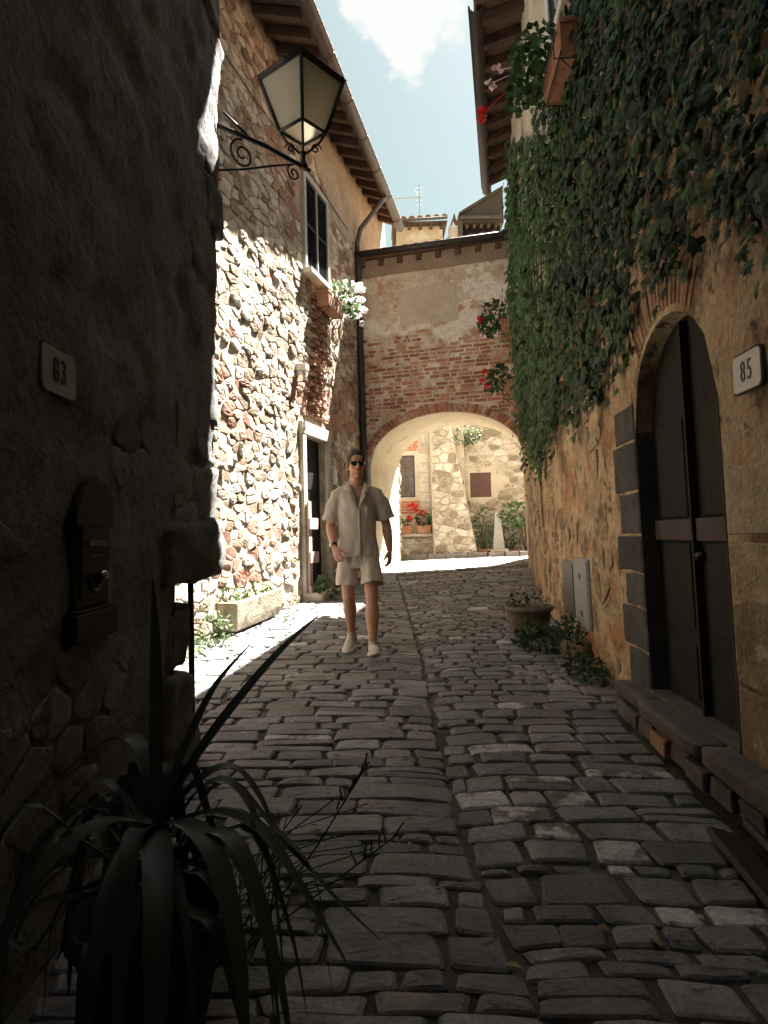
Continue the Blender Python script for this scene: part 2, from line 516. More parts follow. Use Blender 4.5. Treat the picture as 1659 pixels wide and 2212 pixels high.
# cobbles
M_cob = mat('cobble_stone', [(.105, .106, .112), (.180, .177, .183), (.24, .234, .240), (.31, .303, .305)], scale=3.2, rough=.62, bump=.75, bscale=42, bdist=.012,
            tint=.62, speck=.26, spec=.4, patch=[((.13, .14, .128), 1.1, .50, .62), ((.21, .175, .172), 1.7, .55, .66), ((.30, .25, .20), 3.1, .60, .72), ((.07, .063, .058), 9.0, .60, .68)])
cob = Pieces(); cob_pale = Pieces()
cr = random.Random(5)
def cob_map(x, y, d): return (x, y, ground_z(x, y) + d)
def lay_zone(v0, v1, xl, xr, hr, lr, tilt, salt, joint=.010, thin=.2):
    v = v0; k = 0
    prev = lambda x, v=v: v + tilt * (x - 0.3) + .02 * nz(x * 1.1, salt)
    while v < v1:
        h = cr.uniform(*hr)
        if cr.random() < thin: h *= .55
        v += h; k += 1
        cur = lambda x, v=v, k=k: v + tilt * (x - 0.3) + .035 * nz(x * 1.2, k * 3.7 + salt)
        ym = v
        a, b = xl(ym), xr(ym)
        x = a - cr.uniform(0, .25)
        while x < b - 0.02:
            ln = cr.uniform(*lr) * (1.25 if h > sum(hr) / 2 else .9)
            x2 = x + ln
            if b - x2 < .12: x2 = b
            xa = max(x, a)
            if x2 - xa > .07:
                j = lambda s: cr.uniform(-s, s)
                q = [(xa + j(.018), prev(xa) + j(.012)), (x2 + j(.018), prev(x2) + j(.012)), (x2 + j(.018), cur(x2) + j(.012)), (xa + j(.018), cur(xa) + j(.012))]
                if x2 - xa > .3 and cr.random() < .18:      # a stone of two thin halves
                    m1 = [((q[0][0] + q[3][0]) / 2, (q[0][1] + q[3][1]) / 2), ((q[1][0] + q[2][0]) / 2, (q[1][1] + q[2][1]) / 2)]
                    parts = [[q[0], q[1], m1[1], m1[0]], [m1[0], m1[1], q[2], q[3]]]
                else: parts = [q]
                for p in parts:
                    t = min(1, max(0, cr.gauss(.42, .2)))
                    cx = sum(c[0] for c in p) / 4; cy = sum(c[1] for c in p) / 4
                    pale = cr.random() < (.17 if cx > groove_x(cy) + .1 and cy < 4.0 else .02)
                    s = stone(p, joint + cr.uniform(-.003, .006), cr.uniform(.016, .026), cr, cob_map, rough=.10, round_=.09, sink=.03, tilt=.04, dome=.0)
                    (cob_pale if pale else cob).add(s, t)
            x = x2
        prev = cur
left_edge = lambda y: -1.12 if y < 4.1 else (-1.5 if y < 5 else max(-2.2, lh_pt(y, 0)[0] + .02))
def right_edge(y): return 1.46 if y < 4.7 else rw_x(y) - .03
lay_zone(1.35, 12.1, left_edge, lambda y: groove_x(y) - .003, (.10, .20), (.17, .40), -.02, 1.0)
lay_zone(1.25, 11.9, lambda y: groove_x(y) + .003, right_edge, (.09, .185), (.13, .30), -.10, 9.0, joint=.011)
cob.emit('cobble', 'cobbles', M_cob, street, 270)
M_pale = mat('pale_cobble', [(.34, .33, .32), (.5, .49, .48), (.66, .66, .65)], scale=9, rough=.55, bump=.9, bscale=45, tint=.4, speck=.3, patch=[((.14, .13, .125), 6, .50, .58)])
cob_pale.emit('cobble', 'cobbles', M_pale, street, 30)
M_court = mat('court_cobble', [(.15, .14, .125), (.24, .22, .2), (.32, .3, .27)], scale=5, rough=.8, bump=.6, tint=.4)
cob = Pieces(); cob_pale = cob
lay_zone(12.1, 17.1, lambda y: -.1, lambda y: 4.2, (.14, .24), (.18, .4), .03, 5.0)
cob.emit('cobble', 'cobbles', M_court, street, 0, True)
# raised kerb along the foot of the court wall
kb = MB()
kx = 0.5
while kx < 3.9:
    ln = cr.uniform(.3, .55); yk = 16.55 + .16 * (kx - 1.9) * (1 if kx > 1.9 else -.55) * -1
    kb.box((kx + ln / 2, yk, ground_z(kx, yk) + .06), (ln - .02, .26, .16), (0, 0, cr.uniform(-.05, .05)), jit=.012); kx += ln
kerb = kb.build('kerb', M_court, None, bevel=.01); kerb['kind'] = 'structure'

# ================================================================== near house on the left
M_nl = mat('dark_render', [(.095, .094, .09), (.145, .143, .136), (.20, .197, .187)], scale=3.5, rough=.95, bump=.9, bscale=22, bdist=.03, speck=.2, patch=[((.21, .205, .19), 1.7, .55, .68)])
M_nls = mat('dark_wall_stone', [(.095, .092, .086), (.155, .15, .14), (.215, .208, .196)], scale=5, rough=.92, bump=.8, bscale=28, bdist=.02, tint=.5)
nlh = thing('stone_house', 'near dark stone house at the left edge with rough corner stones', 'house', (-2.5, 1.5, 0.0))
mb = MB()
def nl_corner(z): return 3.55 if z < 1.28 else 4.30
def nl_rough(y, z):
    p = nl_pt(y, z); w = .022 * nz(y * 1.4, z * 1.4) + .014 * nz(y * 4, z * 4.6, 2) + .008 * nz(y * 10, z * 12, 5) + .004 * nz(y * 24, z * 26, 7)
    k = nz(y * 3.1, z * 4.4, 11)                       # hollows where the render has dropped off
    return (p[0] + w - .018 * smoothstep(.18, .3, k), p[1], p[2])
for (za, zb) in ((-.4, 1.28), (1.28, 9.6)):
    yc = nl_corner((za + zb) / 2)
    ysn = [-7 + .65 * k for k in range(12)] + [.8 + (yc - .8) * k / 62 for k in range(63)]
    zsn = [za + (zb - za) * k / max(2, int((zb - za) / .055)) for k in range(max(2, int((zb - za) / .055)) + 1)]
    n = max(2, int((zb - za) / .35))
    base = len(mb.v)
    for z_ in zsn: mb.v += [nl_rough(y_, z_) for y_ in ysn]
    mb.t += [.5] * (len(mb.v) - base); m_ = len(ysn)
    for j in range(len(zsn) - 1): mb.f += [(base + j * m_ + i, base + j * m_ + i + 1, base + (j + 1) * m_ + i + 1, base + (j + 1) * m_ + i) for i in range(m_ - 1)]
    # face turning away behind the corner
    for k in range(n):
        z0, z1 = za + (zb - za) * k / n, za + (zb - za) * (k + 1) / n
        p, q = nl_pt(yc, z0), nl_pt(yc, z1)
        mb.add([p, (-6.5, yc + .25, z0), (-6.5, yc + .25, z1), q], [(0, 1, 2, 3)])
mb.add([nl_pt(3.55, 1.28), nl_pt(4.30, 1.28), (-6.5, 4.55, 1.28), (-6.5, 3.8, 1.28)], [(0, 1, 2, 3)])
mb.add([(-6.5, -7, 9.6), nl_pt(-7, 9.6), nl_pt(4.3, 9.6), (-6.5, 4.55, 9.6)], [(0, 1, 2, 3)])
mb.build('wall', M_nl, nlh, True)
sr = random.Random(21)
st = Pieces()
for poly in rubble(1.2, 3.5, .1, 3.4, .24, .15, sr, drop=.2):
    cy = sum(p[0] for p in poly) / len(poly); cz = sum(p[1] for p in poly) / len(poly)
    if cz > 2.0 or nz(cy * 1.1, cz * 1.1, 3) < -.1: continue
    if 2.0 < cy < 2.75 and 1.1 < cz < 2.2: continue
    if cy > 3.5 and cz < 1.3: continue
    if nz(cy * .9, cz * .9, 8) < -.22: continue
    st.add(stone(poly, .012, sr.uniform(.001, .009), sr, nl_pt, rough=.6, tilt=.03, round_=.12), sr.random())
for poly in rubble(3.5, 4.1, 1.5, 6.2, .34, .24, sr, drop=.2):
    cy = sum(p[0] for p in poly) / len(poly); cz = sum(p[1] for p in poly) / len(poly)
    if nz(cy * .9, cz * .9, 8) < -.05 or cz > 2.9: continue
    st.add(stone(poly, .012, sr.uniform(.001, .009), sr, nl_pt, rough=.6, tilt=.03, round_=.12), sr.random())
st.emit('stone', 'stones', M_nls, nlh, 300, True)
# corner stones, each a worn block
z = 1.55
while z < 6.6:
    h = sr.uniform(.24, .46); ln = sr.uniform(.34, .62); out = sr.uniform(-.05, .06)
    c = nl_pt(4.30 + out - ln / 2 + .05, z + h / 2); mbq = MB()
    mbq.box((c[0] - .205 + sr.uniform(-.02, .03), c[1], c[2]), (.42, ln, h - .02), (sr.uniform(-.05, .05), sr.uniform(-.04, .04), sr.uniform(-.05, .05)), jit=.03)
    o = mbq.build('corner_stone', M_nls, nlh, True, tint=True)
    b = o.modifiers.new('worn', 'SUBSURF'); b.levels = b.render_levels = 3; b.subdivision_type = 'CATMULL_CLARK'
    o.data.attributes.new('crease_edge', 'FLOAT', 'EDGE').data.foreach_set('value', [.62] * len(o.data.edges))
    tex = bpy.data.textures.get('worn') or bpy.data.textures.new('worn', 'CLOUDS'); tex.noise_scale = .12
    d = o.modifiers.new('chipped', 'DISPLACE'); d.texture = tex; d.strength = .05; d.mid_level = .5; d.texture_coords = 'GLOBAL'
    z += h
def worn_block(name, c, size, m, parent, rot=(0, 0, 0), crease=.5, disp=.05, jit=.03):
    o = MB().box(c, size, rot, jit=jit).build(name, m, parent, True)
    o.data.attributes.new('crease_edge', 'FLOAT', 'EDGE').data.foreach_set('value', [crease] * len(o.data.edges))
    b = o.modifiers.new('worn', 'SUBSURF'); b.levels = b.render_levels = 3
    tex = bpy.data.textures.get('worn') or bpy.data.textures.new('worn', 'CLOUDS'); tex.noise_scale = .12
    if disp:
        d = o.modifiers.new('chipped', 'DISPLACE'); d.texture = tex; d.strength = disp; d.mid_level = .5; d.texture_coords = 'GLOBAL'
    return o
worn_block('corner_stone', (-1.25, 3.85, 1.43), (.46, 1.1, .32), M_nls, nlh, (0.05, -.05, -.03), .6, .09)
worn_block('corner_stone', (-1.30, 3.62, .98), (.42, .40, .34), M_nls, nlh, disp=.06)
worn_block('corner_stone', (-1.28, 3.60, .62), (.42, .46, .36), M_nls, nlh, disp=.06)
worn_block('corner_stone', (-1.26, 3.78, .36), (.40, .62, .50), M_nls, nlh, crease=.25, disp=.07)
M_pipe = mat('dark_metal', [(.018, .017, .016), (.03, .028, .026)], scale=9, rough=.45, bump=.1, spec=.5, speck=.1)
o = MB().tube([(-1.13, 3.95, .2), (-1.125, 3.95, 1.34)], .018, 10).build('pole', M_pipe, nlh, True)

# unseen vaulted block added behind the viewpoint to keep sky light off the lane
M_pass = mat('shading_block_render', [(.12, .105, .085), (.2, .175, .14)], scale=2, bump=.4)
pas = thing('shading_block', 'unseen vaulted block added behind the viewpoint to dim the near lane', 'house', (0, -3, 0))
mb = MB()
arc = [(1.56 * math.cos(math.pi * k / 14), 2.1 + 1.0 * math.sin(math.pi * k / 14)) for k in range(15)]
for (xa, za), (xb, zb) in zip(arc[:-1], arc[1:]):
    mb.add([(xa, -3.2, za), (xb, -3.2, zb), (xb, -7, zb), (xa, -7, za)], [(0, 1, 2, 3)])
    mb.add([(xa, -3.2, za), (xb, -3.2, zb), (xb, -3.2, 9.6), (xa, -3.2, 9.6)], [(0, 1, 2, 3)])
mb.add([(1.7, -3.2, 9.6), (-1.3, -3.2, 9.6), (-1.3, -7, 9.6), (1.7, -7, 9.6)], [(0, 1, 2, 3)])
mb.add([(1.7, -7, -.6), (-1.3, -7, -.6), (-1.3, -7, 9.6), (1.7, -7, 9.6)], [(0, 1, 2, 3)])
mb.build('wall', M_pass, pas)

# ================================================================== rubble house on the left
M_mortar = mat('lime_mortar', [(.30, .245, .175), (.41, .345, .255), (.52, .45, .35)], scale=6, rough=.95, bump=.9, bscale=45, bdist=.02, patch=[((.2, .165, .12), 2.5, .52, .66)])
M_rub = mat('rubble_stone', [(.24, .175, .115), (.38, .31, .235), (.50, .44, .36), (.61, .565, .49)], scale=5, rough=.9, bump=.6, bscale=45, bdist=.015, tint=.75, speck=.3, patch=[((.24, .18, .13), 4, .6, .72)])
M_brk = mat('red_brick', [(.25, .135, .095), (.36, .20, .145), (.46, .30, .22)], scale=7, rough=.9, bump=.6, bscale=50, tint=.6, speck=.25, patch=[((.42, .35, .27), 6, .57, .68), ((.09, .05, .04), 3, .62, .7)])
M_plas_y = mat('ochre_plaster', [(.27, .225, .165), (.36, .31, .235), (.45, .40, .315)], scale=3, rough=.95, bump=.4, bscale=30, patch=[((.30, .22, .15), 2.0, .55, .7)])
lhh = thing('stone_house', 'rubble stone house on the left with sunlit wall and wooden eaves', 'house', (-3.5, 9.5, .6))
DOOR_L = (9.78, 10.62, .50, 2.98); WIN_L = (9.98, 10.86, 5.52, 6.88)
flat = lambda z: (lambda u: z)
mb = wall_mesh([4.7 + .38 * k for k in range(21)] + [12.549, 12.551, 13.4, 14.6], lambda u: -.3 if u < 12.55 else 6.4, 8.25, lh_pt, [(DOOR_L[0], DOOR_L[1], DOOR_L[2], flat(DOOR_L[3])), (WIN_L[0], WIN_L[1], WIN_L[2], flat(WIN_L[3]))], .34)
back = lambda y, z: lh_pt(y, z, -3.5)
mb.add([lh_pt(4.7, -.3), back(4.7, -.3), back(4.7, 8.25), lh_pt(4.7, 8.25)], [(0, 1, 2, 3)])
mb.add([lh_pt(12.55, -.3), back(12.55, -.3), back(12.55, 8.25), lh_pt(12.55, 8.25)], [(3, 2, 1, 0)])
mb.add([lh_pt(4.7, 8.25), lh_pt(12.55, 8.25), back(12.55, 8.25), back(4.7, 8.25)], [(0, 1, 2, 3)])
mb.build('wall', M_mortar, lhh)
sr = random.Random(33)
pl_edge = lambda y: 8.1 - 1.25 * smoothstep(9.2, 11.4, y) + .25 * nz(y * .9, 3) + .10 * nz(y * 4, 7)
st = Pieces(); bk = Pieces()
def in_rect(y, z, r, g=.0): return r[0] - g < y < r[1] + g and r[2] - g < z < r[3] + g
for poly in rubble(4.8, 12.35, .15, 8.0, .185, .105, sr, drop=.22, course=.42):
    cy = sum(p[0] for p in poly) / len(poly); cz = sum(p[1] for p in poly) / len(poly)
    if any(in_rect(p[0], p[1], (9.62, 10.78, -1, 3.16)) or in_rect(p[0], p[1], (9.9, 10.94, 5.45, 6.95)) for p in poly) : continue
    if in_rect(cy, cz, (9.62, 10.78, -1, 3.16)) or in_rect(cy, cz, (9.9, 10.94, 5.4, 6.95)): continue
    if cz > pl_edge(cy) - .02: continue
    vis = .02 if (cy < 6.4 and cz > .8) else 1.0
    red = nz(cy * .7, cz * 1.0, 5) + .7 * nz(cy * 4, cz * 4) > .20 and cz > 1.0
    dp = sr.choice((.003, .006, .010, .015, .021, .030)) * sr.uniform(.7, 1.1)
    s = stone(poly, .009, dp, sr, lh_pt, rough=.22, round_=.16, tilt=.13, nmax=9)
    (bk if red and sr.random() < .8 else st).add(s, min(1, max(0, sr.gauss(.5, .27))), vis)
# a patched-in strip of brick between window and door
for r in range(26):
    zz = 3.3 + r * .075; w = .5 if r < 20 else .3
    yy = 9.95 + (.1 if r % 2 else 0) + (zz - 3.3) * .12
    while yy < 9.95 + w + (zz - 3.3) * .12:
        bk.add(stone([(yy, zz), (yy + .2, zz), (yy + .2, zz + .062), (yy, zz + .062)], .006, sr.uniform(.045, .075), sr, lh_pt, rough=.2, round_=.08, nmax=8), sr.random(), .6)
        yy += .21
st.emit('stone', 'stones', M_rub, lhh, 300)
bk.emit('brick', 'bricks', M_brk, lhh, 200)
# plaster band below the eaves
pv = MB()
for k in range(46):
    y0, y1 = 5 + k * .2083, 5 + (k + 1) * .2083
    e = pl_edge
    pv.add([lh_pt(y0, e(y0), .012), lh_pt(y1, e(y1), .012), lh_pt(y1, 8.2, .014), lh_pt(y0, 8.2, .014)], [(0, 1, 2, 3)])
    pv.add([lh_pt(y0, e(y0), .012), lh_pt(y0, e(y0), -.01), lh_pt(y1, e(y1), -.01), lh_pt(y1, e(y1), .012)], [(0, 1, 2, 3)])
pv.build('plaster', M_plas_y, lhh)
# door surround of dressed stone and the dark inside
M_dress = mat('dressed_stone', [(.40, .36, .29), (.50, .46, .38), (.56, .52, .44)], scale=6, rough=.85, bump=.5, bscale=60, patch=[((.33, .28, .21), 3, .55, .68)])
def lh_box(mb, ya, yb, za, zb, d0, d1, tint=.5):
    p = Vector(lh_pt(ya, za, d0))
    return mb.frame_box(p, Vector(lh_pt(yb, za, d0)) - p, Vector(lh_pt(ya, zb, d0)) - p, Vector(lh_pt(ya, za, d1)) - p, tint)
fr = MB(); lh_box(fr, 9.64, 9.78, .5, 2.98, -.12, .05); fr.build('door_jamb', M_dress, lhh, bevel=.012)
fr = MB(); lh_box(fr, 10.62, 10.76, .5, 2.98, -.12, .05); fr.build('door_jamb', M_dress, lhh, bevel=.012)
fr = MB(); lh_box(fr, 9.62, 10.78, 2.982, 3.17, -.12, .055); fr.build('lintel', M_dress, lhh, bevel=.012)
worn_block('door_step', lh_pt(10.2, .58, .16), (.30, 1.15, .26), M_dress, lhh, (0, 0, -.262), .6, .03)
M_dkwood = mat('dark_wood', [(.008, .0055, .0045), (.014, .0095, .008), (.022, .015, .012)], scale=3, stretch=(8, 8, 1), rough=.7, bump=.5, bscale=30, spec=.2)
dl = MB(); lh_box(dl, 9.78, 10.62, .5, 2.98, -.15, -.10)
door = dl.build('door', M_dkwood, lhh)
for k in range(3):
    f = MB(); lh_box(f, 9.86, 10.54, .66 + k * .78, 1.3 + k * .78, -.099, -.085); f.build('door_panel', M_dkwood, door, bevel=.006)
# window: grey frame, two louvred shutters, sill
M_wframe = mat('pale_window_frame', [(.36, .36, .34), (.44, .44, .42)], scale=5, rough=.7, bump=.15, bscale=60, speck=.1)
M_louv = mat('dark_green_shutter', [(.016, .019, .019), (.026, .031, .030)], scale=7, rough=.75, bump=.15, speck=.1, spec=.2)
wf = MB()
lh_box(wf, 9.90, 9.98, 5.45, 6.96, -.05, .05); lh_box(wf, 10.86, 10.94, 5.45, 6.96, -.05, .05)
lh_box(wf, 9.982, 10.858, 6.88, 6.96, -.05, .048); lh_box(wf, 9.982, 10.858, 5.45, 5.52, -.05, .048)
win = wf.build('window', M_wframe, lhh, bevel=.006)
wm = MB(); lh_box(wm, 9.982, 10.858, 5.522, 6.878, -.12, -.10); wm.build('pane', mat('dark_glass', [(.01, .012, .013), (.014, .016, .018)], rough=.08, bump=0, speck=0, spec=.5), win)
for (ya, yb) in ((9.985, 10.40), (10.435, 10.855)):
    s_ = MB()
    lh_box(s_, ya, ya + .045, 5.525, 6.875, .0, .035); lh_box(s_, yb - .045, yb, 5.525, 6.875, .0, .035)
    for zz in (5.527, 6.16, 6.83): lh_box(s_, ya + .046, yb - .046, zz, zz + .045, .001, .034)
    sh = s_.build('shutter', M_louv, win)
    for k in range(26):
        zz = 5.585 + k * .0485
        if 6.12 < zz < 6.205: continue
        l_ = MB(); p = Vector(lh_pt(ya + .044, zz, .002)); a = Vector(lh_pt(yb - .044, zz, .002)) - p
        l_.frame_box(p, a, LHN * .03 + Vector((0, 0, -.028)), Vector((0, 0, .006)))
        o = l_.build('slat', M_louv, None)
        o.parent = sh; o.location = o.location - wloc(sh)
mid = MB(); lh_box(mid, 10.402, 10.433, 5.525, 6.875, .0, .045); mid.build('mullion', M_wframe, win)
sl = MB(); lh_box(sl, 9.84, 11.0, 5.37, 5.449, -.05, .16); sl.build('sill', M_dress, win, bevel=.01)
# eaves: boards on rafters, gutter, first course of tiles
M_raft = mat('rafter_wood', [(.045, .028, .018), (.085, .052, .034), (.13, .085, .056)], scale=4, stretch=(1, 1, 1), rough=.85, bump=.6, bscale=35)
M_tile = mat('terracotta_tile', [(.22, .11, .07), (.34, .18, .115), (.44, .27, .185)], scale=6, rough=.9, bump=.5, tint=.6, patch=[((.20, .18, .14), 5, .54, .66)])
M_pian = mat('eave_brick', [(.12, .08, .06), (.18, .125, .095)], scale=5, rough=.9, bump=.4, tint=.5)
M_gut = mat('brown_gutter', [(.060, .050, .043), (.095, .08, .07)], scale=4, rough=.5, bump=.1, spec=.4, patch=[((.16, .15, .14), 6, .6, .72)])
G0, G1 = Vector((-1.30, 5.6, 8.02)), Vector((.50, 14.3, 8.02))
GD = (G1 - G0).normalized()
def eave_pt(t, a, dz=0.0):
    """t metres along the gutter; a = 0 at the gutter, 1 back at the wall head"""
    g = G0 + GD * t
    w = Vector(lh_pt(g.y + .15, 8.24)) - LHN * .25
    p = g.lerp(w, a); p.z = 8.05 + .30 * a + dz
    return p
ELEN = (G1 - G0).length
t = .2; k = 0
while t < ELEN - .2:
    f = MB(); a0, a1 = eave_pt(t, .12, -.02), eave_pt(t, 1.0, -.02)
    ax = (a1 - a0)
    f.frame_box(a0 - GD * .045 - Vector((0, 0, .13)), GD * .09, ax, Vector((0, 0, .13)))
    f.build('rafter', M_raft, lhh, bevel=.008)
    t += .36; k += 1
pl = MB()
pl.frame_box(eave_pt(0, .02, -.015), GD * ELEN, eave_pt(0, 1, -.015) - eave_pt(0, .02, -.015), Vector((0, 0, .03)))
pl.v = [tuple(v) for v in (eave_pt(0, .02, -.015), eave_pt(ELEN, .02, -.015), eave_pt(ELEN, 1, -.015), eave_pt(0, 1, -.015), eave_pt(0, .02, .02), eave_pt(ELEN, .02, .02), eave_pt(ELEN, 1, .02), eave_pt(0, 1, .02))]
pl.build('eave_board', M_pian, lhh)
def half_gutter(mb, p, q, r, side, n=9):
    p, q = Vector(p), Vector(q); d = (q - p).normalized(); side = Vector(side).normalized(); v = []
    for P in (p, q):
        for rr in (r, r - .008):
            for k in range(n + 1):
                an = math.pi * k / n
                v.append(P + side * (rr * math.cos(an)) - Vector((0, 0, rr * math.sin(an))))
    m = n + 1; f = []
    for k in range(n):
        f.append((k, k + 1, 2 * m + k + 1, 2 * m + k)); f.append((m + k, 3 * m + k, 3 * m + k + 1, m + k + 1))
        f.append((k, m + k, m + k + 1, k + 1)); f.append((2 * m + k, 2 * m + k + 1, 3 * m + k + 1, 3 * m + k))
    f.append((0, 2 * m, 3 * m, m)); f.append((n, m + n, 3 * m + n, 2 * m + n))
    mb.add(v, f)
gm = MB(); half_gutter(gm, G0, G1, .085, LHN); gm.tube([G0 + LHN * .085, G1 + LHN * .085], .011, 6)
for k in range(9):
    p = G0 + GD * (ELEN * (k + .5) / 9)
    gm.tube([p + LHN * (.09 * math.cos(a)) - Vector((0, 0, .09 * math.sin(a))) for a in [math.pi * j / 8 for j in range(9)]], .008, 5)
gm.build('gutter', M_gut, lhh, True)
def roof_tile(mb, p, ax, up, side, ln, r, tint, n=6):
    """a curved tile: half tube along ax, hollow down"""
    v = []
    for s in (0, 1):
        for rr in (r * (1 - .12 * s), r * (1 - .12 * s) - .012):
            for k in range(n + 1):
                an = math.pi * k / n
                v.append(Vector(p) + ax * (ln * s) + side * (rr * math.cos(an)) + up * (rr * math.sin(an)))
    m = n + 1; f = []
    for k in range(n):
        f.append((k, 2 * m + k, 2 * m + k + 1, k + 1)); f.append((m + k, m + k + 1, 3 * m + k + 1, 3 * m + k))
        f.append((k, k + 1, m + k + 1, m + k)); f.append((2 * m + k, 3 * m + k, 3 * m + k + 1, 2 * m + k + 1))
    mb.add(v, f, tint)
t = .1
while t < ELEN - .1:
    p = eave_pt(t, .0, .05); ax = (eave_pt(t, 1, .05) - p).normalized(); f = MB()
    roof_tile(f, p - ax * .03, ax, ax.cross(GD).normalized() * (1 if ax.cross(GD).z > 0 else -1), GD, .42, .085, cr.random())
    f.build('roof_tile', M_tile, lhh, True, tint=True); t += .2
rf = MB(); rf.add([eave_pt(0, .15, .06), eave_pt(ELEN, .15, .06), eave_pt(ELEN, 1, .06) + Vector((-3, .8, 1.0)), eave_pt(0, 1, .06) + Vector((-3, .8, 1.0))], [(0, 1, 2, 3)])
rf.build('roof', M_tile, lhh)
cb = MB(); cb.tube([lh_pt(y, 7.05 + .03 * math.sin(y * 2) - .01 * (y - 6), .03) for y in [6 + .3 * k for k in range(21)]], .008, 5)
cb.build('cable', M_pipe, lhh)
# continuation beyond the bridging house, seen bright through the arch
mb = MB(); LC = lambda y, z, d=0: (.02 + .11 * (y - 13.6) + d, y - .11 * d, z)
for k in range(10):
    a, b = 13.4 + k * .33, 13.4 + (k + 1) * .33
    mb.add([LC(a, .3), LC(b, .3), LC(b, 5.0), LC(a, 5.0)], [(0, 1, 2, 3)])
mb.add([LC(16.7, .3), LC(16.7, 5), (-2, 16.7, 5), (-2, 16.7, .3)], [(0, 1, 2, 3)])
mb.build('wall', M_mortar, lhh)
st = Pieces()
for poly in rubble(13.5, 16.68, .6, 4.6, .24, .15, sr): st.add(stone(poly, .012, sr.uniform(.03, .07), sr, LC, rough=.4, tilt=.2, nmax=8), sr.random())
st.emit('stone', 'stones', M_rub, lhh, 0)
# ================================================================== the house that bridges the lane
brh = thing('bridge_house', 'brick and plaster house bridging the lane over a round arch', 'house', (1.0, 12.6, .7))
M_bplas = mat('stained_plaster', [(.52, .43, .33), (.64, .55, .44), (.72, .645, .54)], scale=2.2, rough=.95, bump=.55, bscale=26, bdist=.015,
              patch=[((.48, .37, .275), 1.9, .50, .62), ((.76, .70, .61), 1.5, .53, .57), ((.48, .26, .18), 3.5, .55, .66)])
AC, AR, ASP, ARISE = BLEN * .505, 1.39, 2.80, .87       # arch centre, half width, springing height, rise
arch_top = lambda s: ASP + ARISE * math.sqrt(max(0, 1 - ((s - AC) / AR) ** 2))
mb = wall_mesh([BLEN * k / 12 for k in range(13)], -.2, 6.62, br_pt, [(AC - AR, AC + AR, -.2, arch_top)], .002)
mb.build('wall', M_bplas, brh)
# soffit and jambs of the passage through
M_soff = mat('cream_soffit', [(.52, .43, .29), (.60, .51, .36), (.66, .58, .43)], scale=2.5, rough=.95, bump=.35, bscale=30, patch=[((.40, .31, .2), 2.0, .58, .72)])
sf = MB(); n = 24; prof = []
prof.append((AC - AR, -.2)); prof.append((AC - AR, 1.8))
for k in range(n + 1):
    a = math.pi - math.pi * k / n; prof.append((AC + AR * math.cos(a), ASP + ARISE * math.sin(a)))
prof.append((AC + AR, 1.8)); prof.append((AC + AR, -.2))
inn = lambda p: (AC + (p[0] - AC) * .93, p[1])
DEP = 1.55
for (p, q) in zip(prof[:-1], prof[1:]):
    for j in range(4):
        d0, d1 = -DEP * j / 4, -DEP * (j + 1) / 4
        w = lambda p, t: (AC + (p[0] - AC) * (1 - .06 * t), p[1])
        P0, Q0, P1, Q1 = w(p, j / 4), w(q, j / 4), w(p, (j + 1) / 4), w(q, (j + 1) / 4)
        sf.add([br_pt(P0[0], P0[1], d0), br_pt(P1[0], P1[1], d1), br_pt(Q1[0], Q1[1], d1), br_pt(Q0[0], Q0[1], d0)], [(0, 1, 2, 3)])
sf.build('soffit', M_soff, brh, True)
# rear face round the arch, roof
bw = MB()
for (p, q) in zip(prof[:-1], prof[1:]):
    P, Q = (AC + (p[0] - AC) * .94, p[1]), (AC + (q[0] - AC) * .94, q[1])
    if abs(P[0] - Q[0]) > 1e-5:
        bw.add([br_pt(P[0], P[1], -DEP), br_pt(Q[0], Q[1], -DEP), br_pt(Q[0], 6.8, -DEP), br_pt(P[0], 6.8, -DEP)], [(0, 1, 2, 3)])
bw.add([br_pt(-.3, -.2, -DEP), br_pt(AC - AR * .94, -.2, -DEP), br_pt(AC - AR * .94, 6.8, -DEP), br_pt(-.3, 6.8, -DEP)], [(0, 1, 2, 3)])
bw.add([br_pt(AC + AR * .94, -.2, -DEP), br_pt(BLEN + .3, -.2, -DEP), br_pt(BLEN + .3, 6.8, -DEP), br_pt(AC + AR * .94, 6.8, -DEP)], [(0, 1, 2, 3)])
bw.build('rear_wall', M_bplas, brh)
sr = random.Random(44)
M_bbrk = mat('faded_brick', [(.30, .125, .08), (.45, .195, .125), (.56, .30, .21)], scale=7, rough=.9, bump=.6, bscale=50, tint=.7, speck=.22, patch=[((.58, .46, .36), 5, .55, .63), ((.13, .10, .085), 2.2, .64, .68)])
vs = Pieces()
nv = 52
for k in range(nv):
    a0 = math.pi * (1 - (k + .06) / nv); a1 = math.pi * (1 - (k + .94) / nv)
    ln = sr.uniform(.15, .19)
    q = []
    for (a, r) in ((a1, 0), (a0, 0), (a0, ln), (a1, ln)):
        q.append((AC + (AR + r + .005) * math.cos(a), ASP + (ARISE + r + .005) * math.sin(a)))
    q = [p for p in q]
    if min(p[0] for p in q) < .03 or max(p[0] for p in q) > BLEN - .02: continue
    vs.add(stone(q, .003, sr.uniform(.018, .034), sr, br_pt, rough=.15, round_=.06, nmax=8, dome=.03), sr.random())
vs.emit('arch_brick', 'arch_bricks', M_bbrk, brh, 300)
bk = Pieces()
BH, BW_ = .066, .25
r = 0; zz = 2.2
